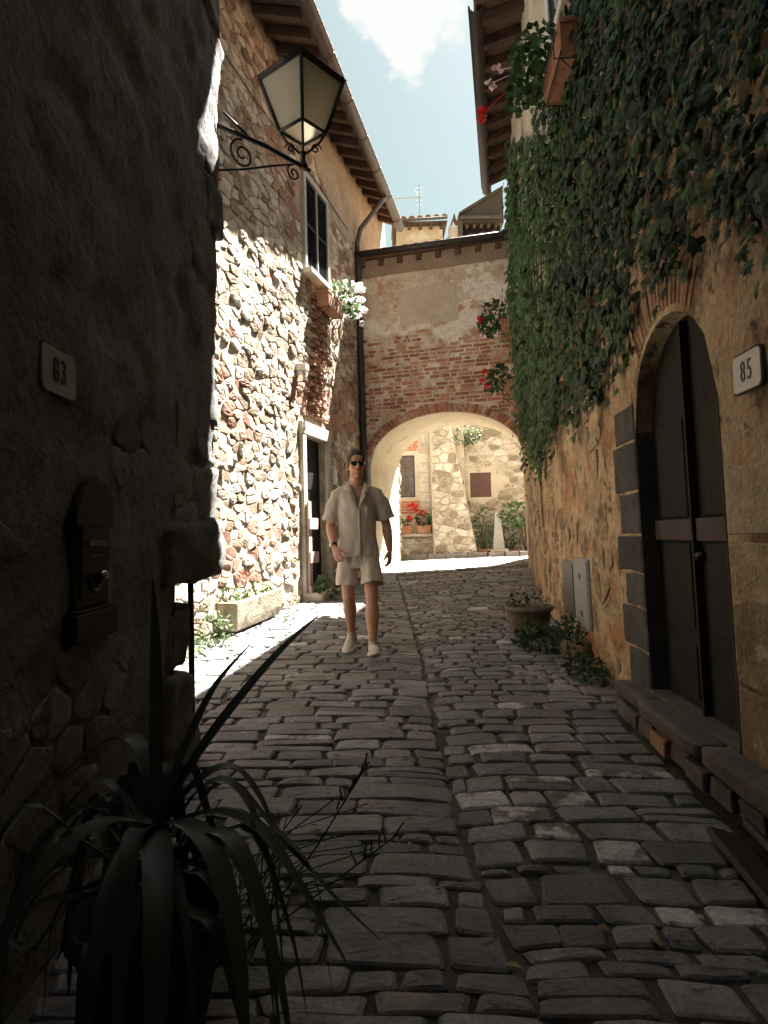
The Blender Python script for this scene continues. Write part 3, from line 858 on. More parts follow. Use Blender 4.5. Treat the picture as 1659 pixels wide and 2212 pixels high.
while zz < 6.1:
    s = .04 + (0 if r % 2 else .125)
    while s < BLEN - .05:
        w = BW_ * sr.choice((1, 1, 1, .9, .5)); e = min(s + w, BLEN - .03)
        cs, cz = (s + e) / 2, zz + BH / 2
        ring = math.hypot((cs - AC) / (AR + .24), max(0, cz + .03 - ASP) / (ARISE + .24)) > 1.0 and (cz > ASP or abs(cs - AC) > AR + .24)
        # plaster has fallen mostly in a band above the arch
        f = 1.15 - abs(cz - 4.25) / 1.5 + .75 * nz(cs * 1.5, cz * 2.2, 6) + .22 * nz(cs * 7, cz * 9, 2) + .12 * (cs / BLEN - .5)
        if cz > 4.9: f -= .3
        if cz < 3.95: f += .35
        if in_rect(cs, cz, (.78, 1.9, 5.2, 6.05)): f = -1
        if ring and f > .33 + .35 * sr.random() ** 2 and e - s > .06 and sr.random() < .90:
            if sr.random() < .25: e -= w * sr.uniform(.15, .5)
            q = [(s, zz + sr.uniform(-.004, .004)), (e, zz + sr.uniform(-.004, .004)), (e, zz + BH - .012), (s, zz + BH - .012)]
            bk.add(stone(q, .004, .003 + .008 * min(1, max(0, f - .3)) + sr.uniform(-.002, .003), sr, br_pt, rough=.2, round_=.06, nmax=8, dome=.05, sink=.02), sr.random())
        s += w + .014
    zz += BH + .004; r += 1
bk.emit('brick', 'bricks', M_bbrk, brh, 300)
M_patch = mat('grey_cement', [(.50, .42, .325), (.58, .495, .395)], scale=2.5, rough=.95, bump=.4, patch=[((.62, .54, .44), 1.5, .5, .6)])
pt = MB(); p = Vector(br_pt(.80, 5.30, .004)); pt.frame_box(p, Vector(br_pt(1.88, 5.30, .004)) - p, Vector((0, 0, .68)), BN * .003)
pt.build('cement_patch', M_patch, brh)
M_band = mat('brown_band', [(.22, .165, .115), (.32, .245, .175)], scale=3, rough=.9, bump=.3)
p = Vector(br_pt(.0, 6.28, .006)); MB().frame_box(p, Vector(br_pt(BLEN, 6.28, .006)) - p, Vector((0, 0, .34)), BN * .02).build('eave_band', M_band, brh)
for k in range(9):
    s = .12 + k * (BLEN - .24) / 8
    p = Vector(br_pt(s - .05, 6.46, .02)); f = MB(); f.frame_box(p, BD * .1, Vector((0, 0, .12)), BN * .05); f.build('rafter', M_raft, brh, bevel=.006)
p = Vector(br_pt(-.05, 6.585, .0)); MB().frame_box(p, BD * (BLEN + .1), Vector((0, 0, .03)), BN * .06).build('eave_board', M_raft, brh)
M_gut2 = mat('dark_gutter', [(.035, .029, .026), (.055, .046, .04)], scale=5, rough=.5, bump=.1, spec=.4)
gm = MB(); half_gutter(gm, br_pt(-.12, 6.72, .09), br_pt(BLEN + .04, 6.68, .09), .08, BN); gm.tube([br_pt(-.12, 6.72, .17), br_pt(BLEN + .04, 6.68, .17)], .012, 6)
gm.tube([br_pt(-.12, 6.72, .015), br_pt(BLEN + .04, 6.68, .015)], .012, 6)
gm.build('gutter', M_gut2, brh, True)
dp = MB()
dp.tube([br_pt(.06, 6.68, .10), br_pt(.06, 6.42, .10), br_pt(.05, 6.3, .10), br_pt(.05, 6.1, .085)] + [br_pt(.05 + .006 * k, 6.1 - .75 * k, .085) for k in range(1, 8)], .055, 12)
for zz in (5.3, 3.6, 2.0): dp.lathe(br_pt(.06, zz, .085), [(.06, 0), (.068, .012), (.068, .03), (.06, .042)], 12)
dp.build('downpipe', M_gut2, brh, True)
lk = MB(); lk.tube([G1 - GD * 1.55 + Vector((0, 0, -.07)), G1 - GD * 1.75 + Vector((-.05, 0, -.28)), Vector(br_pt(.12, 7.15, .12)), Vector(br_pt(.06, 6.9, .12)), Vector(br_pt(.05, 6.74, .10))], .045, 10)
lk.build('drain_elbow', M_gut, brh, True)
rf = MB(); rf.add([br_pt(-.2, 6.68, .06), br_pt(BLEN + .2, 6.68, .06), br_pt(BLEN + .2, 6.93, -.75), br_pt(-.2, 6.93, -.75)], [(0, 1, 2, 3)])
rf.add([br_pt(-.2, 6.96, -.75), br_pt(BLEN + .2, 6.98, -.75), br_pt(BLEN + .2, 6.66, -1.7), br_pt(-.2, 6.64, -1.7)], [(0, 1, 2, 3)])
rf.build('roof', M_tile, brh)
axr = (Vector(br_pt(0, 6.96, -.75)) - Vector(br_pt(0, 6.64, .22))).normalized()
for k in range(15):
    s = -.05 + k * .2
    for j in range(2):
        f = MB(); roof_tile(f, Vector(br_pt(s, 6.70, .06)) + axr * (.36 * j + sr.uniform(-.02, .02)) + Vector((0, 0, .01 * j)), axr, Vector((0, 0, 1)), BD, .42, .085, sr.random())
        f.build('roof_tile', M_tile, brh, True, tint=True)

# ================================================================== ivy house on the right
M_rp = mat('ochre_wall_plaster', [(.35, .21, .115), (.47, .315, .185), (.56, .41, .255), (.62, .485, .335)], scale=2.4, rough=.95, bump=.8, bscale=22, bdist=.025,
           patch=[((.60, .47, .30), 1.3, .52, .62), ((.22, .14, .085), 3.2, .51, .61), ((.44, .21, .10), 1.7, .55, .64), ((.13, .095, .07), 6.0, .57, .64)])
M_rps = mat('tuff_stone', [(.24, .175, .11), (.34, .25, .155), (.43, .33, .21), (.50, .40, .27)], scale=5, rough=.92, bump=.9, bscale=28, bdist=.02, tint=.6)
M_dkq = mat('dark_quoin_stone', [(.045, .042, .04), (.075, .07, .066), (.11, .105, .1)], scale=6, rough=.85, bump=.6, bscale=40, tint=.35)
rwh = thing('ivy_house', 'ochre plastered house on the right half covered in ivy', 'house', (3.4, 5.5, .3))
DR = (3.05, 4.24, .50)
dtop = lambda y: 2.10 + .54 * math.sqrt(max(0, 1 - ((y - 3.645) / .595) ** 2))
WR = (5.03, 5.77, 5.75, 7.33)
rtop = lambda y: 10.4 if y < 6.95 else 7.25
NICH = (8.15, 8.45, 1.55, 2.35)
mb = wall_mesh([-7 + .5 * k for k in range(38)] + [6.949, 6.951, 12.0, 12.55], -.4, rtop, rw_pt,
               [(DR[0], DR[1], DR[2], dtop), (WR[0], WR[1], WR[2], flat(WR[3])), (NICH[0], NICH[1], NICH[2], flat(NICH[3]))], .15)
bk_ = lambda y, z: (6.5, y, z)
mb.add([rw_pt(6.95, 7.2), bk_(6.95, 7.2), bk_(6.95, 10.4), rw_pt(6.95, 10.4)], [(0, 1, 2, 3)])
mb.add([rw_pt(-7, 10.4), rw_pt(6.95, 10.4), bk_(6.95, 10.4), bk_(-7, 10.4)], [(0, 1, 2, 3)])
mb.add([rw_pt(6.95, 7.25), rw_pt(12.55, 7.25), bk_(12.55, 7.25), bk_(6.95, 7.25)], [(0, 1, 2, 3)])
mb.add([rw_pt(12.55, -.3), bk_(12.55, -.3), bk_(12.55, 7.25), rw_pt(12.55, 7.25)], [(0, 1, 2, 3)])
mb.build('wall', M_rp, rwh)
nb = MB(); nb.add([rw_pt(8.15, 1.55, -.145), rw_pt(8.45, 1.55, -.145), rw_pt(8.45, 2.35, -.145), rw_pt(8.15, 2.35, -.145)], [(0, 1, 2, 3)]); nb.build('niche', M_dkq, rwh)
# paler plaster on the upper storey of the far end
M_cream = mat('cream_plaster', [(.46, .40, .31), (.56, .50, .41), (.64, .59, .5)], scale=1.6, rough=.95, bump=.45, bscale=26, patch=[((.42, .30, .18), 1.8, .56, .68)])
cp = MB()
for k in range(22):
    y0, y1 = 6.0 + k * .28, 6.0 + (k + 1) * .28
    e = lambda y: 3.9 + .25 * nz(y * .9, 2) - .12 * (y - 6)
    cp.add([rw_pt(y0, e(y0), .012), rw_pt(y1, e(y1), .012), rw_pt(y1, 7.2, .012), rw_pt(y0, 7.2, .012)], [(0, 1, 2, 3)])
    cp.add([rw_pt(y0, e(y0), .012), rw_pt(y0, e(y0), -.01), rw_pt(y1, e(y1), -.01), rw_pt(y1, e(y1), .012)], [(0, 1, 2, 3)])
cp.build('plaster', M_cream, rwh)
sr = random.Random(55)
st = Pieces()
for poly in rubble(1.6, 11.4, .25, 3.6, .27, .19, sr, drop=.15):
    cy = sum(p[0] for p in poly) / len(poly); cz = sum(p[1] for p in poly) / len(poly)
    if cz < ground_z(1.7, cy) - .05: continue
    if in_rect(cy, cz, (2.92, 4.98, .2, 2.95)) or in_rect(cy, cz, (5.55, 6.9, .5, 1.4)) or in_rect(cy, cz, (8.0, 8.6, 1.4, 2.5)): continue
    if in_rect(cy, cz, (2.5, 3.0, 1.9, 2.4)): continue
    f = nz(cy * 1.0, cz * 1.3, 4) + .35 * nz(cy * 3.3, cz * 3.3, 1) - .16 * (cz - 1.2)
    if f < -.04: continue
    s = stone(poly, .018, sr.uniform(-.004, .010), sr, rw_pt, rough=1.2, tilt=.09, nmax=9, sink=.04, round_=.12)
    st.add(s, min(1, max(0, sr.gauss(.45, .25))))
st.emit('stone', 'stones', M_rps, rwh, 220)
bk = Pieces()
for r in range(24):                       # bricks closing an old opening
    zz = .95 + r * .07
    w = .26 if r % 2 else .15
    bk.add(stone([(7.35 - w, zz), (7.35 + .1, zz), (7.35 + .1, zz + .058), (7.35 - w, zz + .058)], .006, sr.uniform(.008, .02), sr, rw_pt, rough=.3, round_=.08, nmax=8), sr.random())
nv = 17                                   # soldier bricks fanning over the door
for k in range(nv):
    a0 = math.pi * (.70 - .44 * (k + .08) / nv); a1 = math.pi * (.70 - .44 * (k + .92) / nv); ln = sr.uniform(.20, .26)
    q = [(3.645 + (.62 + rr) * math.cos(a), 2.10 + (.57 + rr) * math.sin(a)) for (a, rr) in ((a1, 0), (a0, 0), (a0, ln), (a1, ln))]
    bk.add(stone(q, .006, sr.uniform(.004, .012), sr, rw_pt, rough=.2, round_=.06, nmax=8, dome=.05), sr.random())
M_obrk = mat('orange_brick', [(.31, .175, .10), (.41, .25, .15), (.48, .33, .21)], scale=7, rough=.9, bump=.6, bscale=50, tint=.5, patch=[((.40, .30, .19), 5, .54, .66)])
bk.emit('brick', 'bricks', M_obrk, rwh, 300)
zz = .47; k = 0                           # dark dressed stones up the far jamb
while zz < 2.2:
    h = sr.uniform(.19, .33); ln = .40 + (.12 if k % 2 else 0) + sr.uniform(-.04, .04)
    raw('jamb_stone', *stone([(4.242, zz), (4.242 + ln, zz), (4.242 + ln, zz + h - .012), (4.242, zz + h - .012)], .004, .010, sr, rw_pt, rough=.2, round_=.06, dome=.05), M_dkq, rwh, False, sr.random())
    zz += h; k += 1
zz = .5
while zz < 1.5:
    h = sr.uniform(.24, .4)
    raw('jamb_stone', *stone([(2.45, zz), (3.045, zz), (3.045, zz + h - .015), (2.45, zz + h - .015)], .008, .006, sr, rw_pt, rough=.6, round_=.08), M_rps, rwh, False, sr.random())
    zz += h
lm = MB()
for (ya, yb) in ((3.05, 3.062), (4.228, 4.24)):
    p = Vector(rw_pt(ya, .5, -.148)); lm.frame_box(p, Vector(rw_pt(yb, .5, -.148)) - p, Vector(rw_pt(ya, 2.1, -.148)) - p, Vector(rw_pt(ya, .5, .004)) - p)
lm.build('door_lining', M_dkq, rwh)['kind'] = 'stuff'
# the door: two leaves with rails, in a dark frame
def rw_box(mb, ya, yb, za, zb, d0, d1, tint=.5):
    p = Vector(rw_pt(ya, za, d0))
    return mb.frame_box(p, Vector(rw_pt(yb, za, d0)) - p, Vector(rw_pt(ya, zb, d0)) - p, Vector(rw_pt(ya, za, d1)) - p, tint)
def arched_leaf(ya, yb, d0, d1, inset=.0):
    m = MB(); n = 10
    pts = [(ya, DR[2]), (yb, DR[2])] + [(yb - (yb - ya) * k / n, dtop(yb - (yb - ya) * k / n) - inset) for k in range(n + 1)]
    m.prism([rw_pt(y, z, d0) for (y, z) in pts], Vector(rw_pt(ya, 1, d1)) - Vector(rw_pt(ya, 1, d0)))
    return m
leafs = []
for (ya, yb) in ((3.06, 3.60), (3.63, 4.226)):
    lf = arched_leaf(ya, yb, -.148, -.10, .01).build('door', M_dkwood, rwh)
    leafs.append(lf)
    for (za, zb) in ((.56, .86), (.95, 1.42), (1.56, 2.1)):
        f = MB(); rw_box(f, ya + .09, yb - .09, za, zb, -.101, -.085); o = f.build('door_panel', M_dkwood, lf, bevel=.008)
M_worn = mat('worn_wood', [(.05, .034, .027), (.08, .056, .045)], scale=4, stretch=(1, 6, 1), rough=.7, bump=.3)
for lf, (ya, yb) in zip(leafs, ((3.06, 3.60), (3.63, 4.226))):
    f = MB(); rw_box(f, ya + .02, yb - .02, 1.43, 1.55, -.101, -.07); f.build('door_rail', M_worn, lf, bevel=.006)
f = MB(); rw_box(f, 3.602, 3.628, .5, 2.60, -.145, -.06); f.build('door_post', M_dkwood, rwh)
f = MB(); f.lathe((0, 0, 0), [(.0, 0), (.022, .0), (.028, .02), (.02, .04), (.0, .045)], 10)
f.v = [tuple(Vector(rw_pt(3.57, 1.35, -.1 + v[2])) + Vector((0, v[0], v[1]))) for v in f.v]
f.build('handle', M_pipe, leafs[0], True)
M_step = mat('threshold_stone', [(.075, .064, .057), (.115, .10, .09), (.155, .138, .125)], scale=4, rough=.85, bump=.6, bscale=40)
for (ya, yb, oo) in ((2.35, 3.18, .0), (3.2, 4.05, .02), (4.07, 4.62, -.02)):
    worn_block('step_stone', rw_pt((ya + yb) / 2, .455, -.02 + oo), (.32, yb - ya - .01, .085), M_step, rwh, (0, 0, -.04), .75, .025, .01)
for k in range(9):
    yy = 2.4 + k * .25
    o = MB().box(rw_pt(yy + .115, .335, .0 + cr.uniform(-.015, .015)), (.26, .225, .09), (0, 0, -.04), jit=.008).build('brick', M_obrk if k == 5 else M_step, rwh, bevel=.01)
f = MB(); rw_box(f, 3.05, 4.24, .50, .516, -.15, .012); f.build('sill', M_step, rwh)
M_board = mat('red_board', [(.035, .02, .018), (.055, .032, .028)], scale=4, stretch=(1, 5, 1), rough=.65, bump=.25, spec=.4)
for k, (ya, yb, d, zz) in enumerate(((2.2, 2.85, .22, .22), (2.1, 2.8, .10, .27))):
    MB().box(rw_pt((ya + yb) / 2, zz, d), (.13, yb - ya, .03), (.06, .30, -.06)).build('hatch_board', M_board, rwh, bevel=.006)
# unseen eave slab over the taller near part, added to shade the left house
f = MB(); f.frame_box((.84, -7, 10.3), (1.2, 0, 0), (0, 13.5, 0), (0, 0, .12)); f.build('eave_board', M_raft, rwh)
# window of the upper floor
wf = MB(); rw_box(wf, 4.95, 5.03, 5.67, 7.41, -.05, .05); rw_box(wf, 5.77, 5.85, 5.67, 7.41, -.05, .05); rw_box(wf, 5.032, 5.768, 5.67, 5.75, -.05, .048); rw_box(wf, 5.032, 5.768, 7.33, 7.41, -.05, .048)
M_white = mat('white_window_paint', [(.66, .66, .64), (.76, .76, .74)], scale=5, rough=.5, bump=.1, speck=.05)
win = wf.build('window', M_white, rwh, bevel=.006)
for (ya, yb) in ((5.035, 5.385), (5.415, 5.765)):
    s_ = MB()
    rw_box(s_, ya, ya + .045, 5.752, 7.328, .0, .035); rw_box(s_, yb - .045, yb, 5.752, 7.328, .0, .035)
    for zz in (5.754, 6.53, 7.28): rw_box(s_, ya + .046, yb - .046, zz, zz + .045, .001, .034)
    sh = s_.build('shutter', M_louv, win)
    for k in range(30):
        zz = 5.81 + k * .0485
        if 6.49 < zz < 6.575: continue
        p = Vector(rw_pt(ya + .044, zz, .002)); a = Vector(rw_pt(yb - .044, zz, .002)) - p
        o = MB().frame_box(p, a, Vector((-.03, 0, -.028)), Vector((0, 0, .006))).build('slat', M_louv, None); o.parent = sh; o.location = o.location - wloc(sh)
f = MB(); rw_box(f, 5.387, 5.413, 5.752, 7.328, .0, .06); f.build('mullion', M_white, win)
# eaves of the far part
RG0, RG1 = Vector((1.10, 6.96, 7.02)), Vector((1.78, 10.75, 7.02)); RGD = (RG1 - RG0).normalized(); RGL = (RG1 - RG0).length
def reave(t, a, dz=0.0):
    g = RG0 + RGD * t; w = Vector(rw_pt(g.y, 7.2, -.1)); p = g.lerp(w, a); p.z = 7.04 + .2 * a + dz; return p
t = .15
while t < RGL:
    a0, a1 = reave(t, .1, -.02), reave(t, 1, -.02); f = MB()
    f.frame_box(a0 - RGD * .04 - Vector((0, 0, .11)), RGD * .08, a1 - a0, Vector((0, 0, .11))); f.build('rafter', M_raft, rwh, bevel=.006); t += .38
pl = MB(); pl.add([reave(0, 0, -.015), reave(RGL, 0, -.015), reave(RGL, 1, -.015), reave(0, 1, -.015), reave(0, 0, .02), reave(RGL, 0, .02), reave(RGL, 1, .02), reave(0, 1, .02)],
                  [(0, 3, 2, 1), (4, 5, 6, 7), (0, 1, 5, 4), (1, 2, 6, 5), (2, 3, 7, 6), (3, 0, 4, 7)]); pl.build('eave_board', M_pian, rwh)
gm = MB(); half_gutter(gm, RG0, RG1 + RGD * .1, .075, Vector((-1, .18, 0))); gm.tube([RG0 + Vector((-.075, .012, 0)), RG1 + Vector((-.075, .012, 0))], .01, 6); gm.build('gutter', M_gut2, rwh, True)
t = .08
while t < RGL:
    p = reave(t, 0, .05); ax = (reave(t, 1, .05) - p).normalized(); f = MB()
    roof_tile(f, p - ax * .03, ax, Vector((0, 0, 1)), RGD, .42, .085, cr.random()); f.build('roof_tile', M_tile, rwh, True, tint=True); t += .2
rf = MB(); rf.add([reave(0, .1, .06), reave(RGL, .1, .06), reave(RGL, 1, .06) + Vector((3, 0, 1)), reave(0, 1, .06) + Vector((3, 0, 1))], [(0, 1, 2, 3)]); rf.build('roof', M_tile, rwh)

# ================================================================== court beyond the arch
M_cw = mat('court_plaster', [(.40, .345, .265), (.50, .44, .35), (.57, .515, .425)], scale=2.5, rough=.95, bump=.5, patch=[((.30, .23, .16), 2, .56, .68)])
M_cs = mat('court_stone', [(.25, .215, .165), (.36, .32, .25), (.47, .43, .35), (.56, .53, .46)], scale=5, rough=.9, bump=.7, bscale=36, tint=.7, speck=.25, patch=[((.26, .2, .14), 4, .6, .7)])
cth = thing('court_house', 'stone and plaster house closing the court behind the arch, shuttered window', 'house', (1.2, 17.9, .85))
CY = 17.5
cp_ = lambda x, z, d=0: (x, CY - d, z)
WC = (.36, .82, 2.47, 3.55)
mb = wall_mesh([.1 + .25 * k for k in range(9)] + [2.1], .5, 4.7, cp_, [(WC[0], WC[1], WC[2], flat(WC[3]))], .16)
mb.add([(.1, CY, 4.7), (2.1, CY, 4.7), (2.1, CY + .5, 4.7), (.1, CY + .5, 4.7)], [(0, 1, 2, 3)])
mb.build('wall', M_cw, cth)
M_shut = mat('weathered_shutter', [(.075, .065, .058), (.115, .1, .09), (.15, .135, .12)], scale=6, rough=.8, bump=.5, bscale=50)
f = MB().box(((WC[0] + WC[1]) / 2, CY + .06, (WC[2] + WC[3]) / 2), (WC[1] - WC[0] - .006, .03, WC[3] - WC[2] - .006))
win = f.build('window', M_shut, cth)
for (c, s) in (((WC[0] + .02, CY + .04, 3.01), (.03, .03, 1.06)), ((WC[1] - .02, CY + .04, 3.01), (.03, .03, 1.06)), ((.59, CY + .04, 3.528), (.38, .03, .03)), ((.59, CY + .04, 2.492), (.38, .03, .03))):
    MB().box(c, s).build('frame', M_pipe, win)
for (x0, z0_, x1, z1_) in ((.55, 2.55, .56, 3.5), (.42, 2.9, .74, 3.05), (.45, 3.3, .72, 3.2), (.62, 2.6, .63, 3.1)):
    MB().tube([(x0, CY + .04, z0_), ((x0 + x1) / 2 + .02, CY + .035, (z0_ + z1_) / 2), (x1, CY + .04, z1_)], .008, 5).build('scroll', M_shut, win)
sr = random.Random(66)
st = Pieces(); bk = Pieces()
# quoins of the house and the battered buttress beside it
for k in range(14):
    zz = 1.05 + k * .255
    raw('quoin', *stone([(.94, zz), (1.18 + sr.uniform(-.03, .03), zz), (1.18, zz + .25), (.94 + sr.uniform(-.04, .04), zz + .25)], .008, .015, sr, cp_, rough=.3, round_=.07), M_cs, cth, False, sr.uniform(.5, 1))
for (z0_, n) in ((3.66, 4), (2.05, 5)):
    for r in range(n):
        x = .2 + (.1 if r % 2 else 0)
        while x < .9:
            bk.add(stone([(x, z0_ + r * .068), (min(x + .22, .92), z0_ + r * .068), (min(x + .22, .92), z0_ + r * .068 + .058), (x, z0_ + r * .068 + .058)], .005, .012, sr, cp_, rough=.2, round_=.06, nmax=8), sr.random()); x += .23
bk.emit('brick', 'bricks', mat('fresh_brick', [(.36, .13, .07), (.46, .19, .10)], scale=7, rough=.9, bump=.5, tint=.4), cth, 100)
lm = MB().box((.75, CY - .16, 1.50), (1.1, .34, .07)).build('ledge', M_dress, cth, bevel=.01)
lw = MB().box((.75, CY - .10, 1.18), (1.08, .2, .6)).build('ledge_base', M_cw, cth)
lb = lambda x, z, d=0: (x, CY - .20 - d, z)
for poly in rubble(.25, 1.28, .9, 1.45, .24, .13, sr): st.add(stone(poly, .01, sr.uniform(.015, .04), sr, lb, rough=.35, tilt=.1, nmax=8), sr.random())
bx1 = lambda z: 1.735 + (4.22 - z) * .167            # battered right edge of the buttress
bq = MB(); bq.prism([(1.20, CY - .75, .6), (bx1(.6), CY - .75, .6), (bx1(4.6), CY - .30, 4.6), (1.20, CY - .30, 4.6)], (0, .8, 0))
but = bq.build('buttress', M_cw, cth)
bm_ = lambda x, z, d=0: (x, CY - .75 + .45 * (z - .6) / 4 - d, z)
for poly in rubble(1.22, 2.4, .9, 4.6, .27, .17, sr):
    c = [p for p in poly]
    for i in range(1):
        z_ = sum(p[1] for p in c) / len(c)
        c = clip_half(c, bx1(z_) - .01, z_, 1, .167)
    if len(c) >= 3 and area2(c) > .004: st.add(stone(c, .011, sr.uniform(.02, .05), sr, bm_, rough=.35, tilt=.1, nmax=9), min(1, max(0, sr.gauss(.55, .28))))
st.emit('stone', 'stones', M_cs, cth, 300)
ctw = thing('court_wall', 'weathered stone wall with a rust brown metal hatch beyond the arch', 'wall', (3.2, 18.1, .85))
C2 = 17.75
cq = lambda x, z, d=0: (x, C2 - d, z)
HT = (2.26, 2.80, 2.44, 3.08)
mb = wall_mesh([2.05 + .3 * k for k in range(14)], .5, 4.7, cq, [(HT[0], HT[1], HT[2], flat(HT[3]))], .08)
mb.add([(2.05, C2, 4.7), (5.95, C2, 4.7), (5.95, C2 + .5, 4.7), (2.05, C2 + .5, 4.7)], [(0, 1, 2, 3)]); mb.build('wall', M_cw, ctw)
M_rust = mat('rust_brown_metal', [(.075, .032, .024), (.105, .045, .034)], scale=3, rough=.6, bump=.1, spec=.4)
MB().box((2.53, C2 + .02, 2.76), (.536, .03, .636)).build('hatch', M_rust, ctw, bevel=.005)
f = MB(); f.box((2.22, C2 - .01, 2.76), (.07, .03, .66)); f.box((2.84, C2 - .01, 2.76), (.07, .03, .66)); f.build('hatch_surround', M_cw, ctw)
st = Pieces()
for poly in rubble(2.0, 4.3, .9, 4.65, .25, .145, sr):
    cx = sum(p[0] for p in poly) / len(poly); cz = sum(p[1] for p in poly) / len(poly)
    if any(in_rect(p[0], p[1], (2.18, 2.88, 2.40, 3.12)) for p in poly) or in_rect(cx, cz, (2.2, 2.86, 2.36, 3.14)): continue
    st.add(stone(poly, .014, sr.uniform(.012, .045), sr, cq, rough=.4, tilt=.12, nmax=9), min(1, max(0, sr.gauss(.5, .28))))
st.emit('stone', 'stones', M_cs, ctw, 300)

# ================================================================== roofs above the bridge
M_farw = mat('far_plaster', [(.48, .36, .25), (.56, .44, .32)], scale=2, rough=.95, bump=.3, patch=[((.62, .55, .45), 1.5, .5, .6)])
fh = thing('tiled_house', 'small plastered house with tiled eaves peeping over the bridge roof', 'house', (1.5, 25, 0))
MB().box((1.52, 24.9, 5.9), (1.62, 2.2, 13.0)).build('wall', M_farw, fh)
MB().box((1.52, 24.7, 12.42), (1.9, 2.4, .05)).build('eave_board', M_raft, fh)
gm = MB(); half_gutter(gm, (.56, 23.5, 12.50), (2.48, 23.5, 12.58), .07, (0, -1, 0)); gm.build('gutter', M_gut, fh, True)
for k in range(5): MB().box((.78 + k * .38, 23.65, 12.33), (.10, .30, .12)).build('rafter', M_raft, fh)
for k in range(7):
    f = MB(); roof_tile(f, (.66 + k * .29, 23.56, 12.56 + .01 * k), Vector((0, .95, .26)), Vector((0, 0, 1)), Vector((1, 0, 0)), .5, .11, cr.random()); f.build('roof_tile', M_tile, fh, True, tint=True)
rf = MB(); rf.add([(.55, 23.6, 12.48), (2.5, 23.6, 12.5), (2.5, 26.2, 13.0), (.55, 26.2, 13.0)], [(0, 1, 2, 3)]); rf.build('roof', M_tile, fh)
sh_ = thing('roof_dormer', 'weathered lean to roof with dark gutter beside the ivy house eaves', 'roof', (3.6, 25, 0))
MB().box((3.85, 25.4, 6.0), (1.5, 1.6, 12.2)).build('wall', M_farw, sh_)
f = MB(); f.prism([(3.0, 24.3, 12.7), (4.6, 24.3, 12.7), (4.6, 24.3, 13.9), (3.0, 24.3, 12.97)], (0, 2.0, 0)); f.build('gable', mat('dim_gable', [(.05, .04, .034), (.08, .064, .052)], bump=.3), sh_)
rf = MB(); rf.prism([(2.98, 24.2, 12.98), (4.6, 24.2, 13.92), (4.6, 24.2, 14.02), (2.98, 24.2, 13.07)], (0, 2.2, 0)); rf.build('roof', mat('weathered_roof', [(.05, .042, .036), (.09, .075, .062)], scale=3, bump=.5, patch=[((.14, .09, .06), 4, .55, .65)]), sh_)
f = MB(); f.box((3.75, 24.18, 12.86), (1.5, .12, .12)); f.build('gutter', M_gut, sh_, bevel=.03)
f = MB(); f.box((3.02, 24.3, 12.5), (.16, .12, .95)); f.build('downpipe', M_gut, sh_, bevel=.03)
for k in range(5): MB().box((3.25 + k * .26, 24.4, 12.62), (.09, .5, .13), (.35, 0, 0)).build('rafter', M_raft, sh_)
MB().box((3.8, 24.58, 12.3), (1.4, .04, 1.0)).build('shade_board', M_dkwood, sh_)  # dark sheet standing in for the shade under the lean-to eaves
chm = thing('chimney', 'plastered chimney with a pointed tile cap above the bridge roof', 'chimney', (2.86, 24.5, 0))
MB().box((2.80, 24.5, 6.3), (.34, .34, 12.7)).build('shaft', mat('pale_chimney', [(.55, .47, .38), (.62, .54, .45)], bump=.2), chm)
f = MB(); f.prism([(2.66, 24.36, 12.66), (2.82, 24.36, 13.10), (2.86, 24.36, 13.07), (2.72, 24.36, 12.66)], (0, .3, 0)); f.prism([(2.82, 24.36, 13.10), (2.98, 24.36, 12.66), (2.92, 24.36, 12.66), (2.79, 24.36, 13.03)], (0, .3, 0)); f.build('cap', M_tile, chm)
ant = thing('tv_antenna', 'thin metal television aerial on a mast over the rooftops', 'antenna', (1.62, 25, 12.8))
M_ant = mat('grey_aluminium', [(.30, .31, .32), (.36, .37, .38)], rough=.4, metal=.6, bump=0, speck=.05)
MB().tube([(1.62, 25, 12.8), (1.62, 25, 14.55)], .013, 6).build('mast', M_ant, ant)
f = MB(); f.tube([(.65, 25, 14.02), (1.72, 25, 14.06)], .010, 5)
for k in range(11): f.tube([(.7 + k * .09, 24.86, 14.022 + k * .004), (.7 + k * .09, 25.14, 14.022 + k * .004)], .005, 4)
f.build('boom', M_ant, ant)
f = MB()
for k in range(5): f.tube([(1.50 - .0 * k, 24.98, 13.75 + k * .16), (1.74, 25.02, 13.78 + k * .16)], .006, 4)
f.tube([(1.44, 25, 14.4), (1.64, 25, 13.98)], .006, 4); f.tube([(1.44, 25, 13.7), (1.64, 25, 14.0)], .006, 4); f.build('dipole', M_ant, ant)
# ================================================================== plants
def leaf_mat(name, cols, rough=.5, trans=.3, tint=.8): return mat(name, cols, scale=8, rough=rough, bump=0, speck=.12, tint=tint, spec=.4, trans=trans)
M_ivy = leaf_mat('ivy_leaf', [(.018, .040, .016), (.032, .072, .026), (.052, .115, .036), (.085, .15, .05)], .6, .25)
M_ger = leaf_mat('geranium_leaf', [(.030, .075, .03), (.05, .11, .04), (.075, .15, .055)], .55, .25)
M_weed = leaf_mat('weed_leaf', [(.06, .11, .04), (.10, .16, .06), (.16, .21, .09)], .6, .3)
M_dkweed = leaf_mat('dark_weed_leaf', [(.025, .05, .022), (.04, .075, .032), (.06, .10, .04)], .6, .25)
M_yuc = leaf_mat('yucca_leaf', [(.030, .042, .034), (.045, .062, .047), (.062, .082, .058)], .5, .12, .5)
M_stem = mat('woody_stem', [(.07, .05, .035), (.12, .09, .065)], scale=9, bump=.4)
M_red = mat('red_petal', [(.55, .02, .018), (.72, .035, .03)], bump=0, rough=.6, speck=.1, trans=.25)
M_pink = mat('pale_pink_petal', [(.62, .42, .44), (.78, .66, .66)], bump=0, rough=.6, speck=.1, trans=.25)
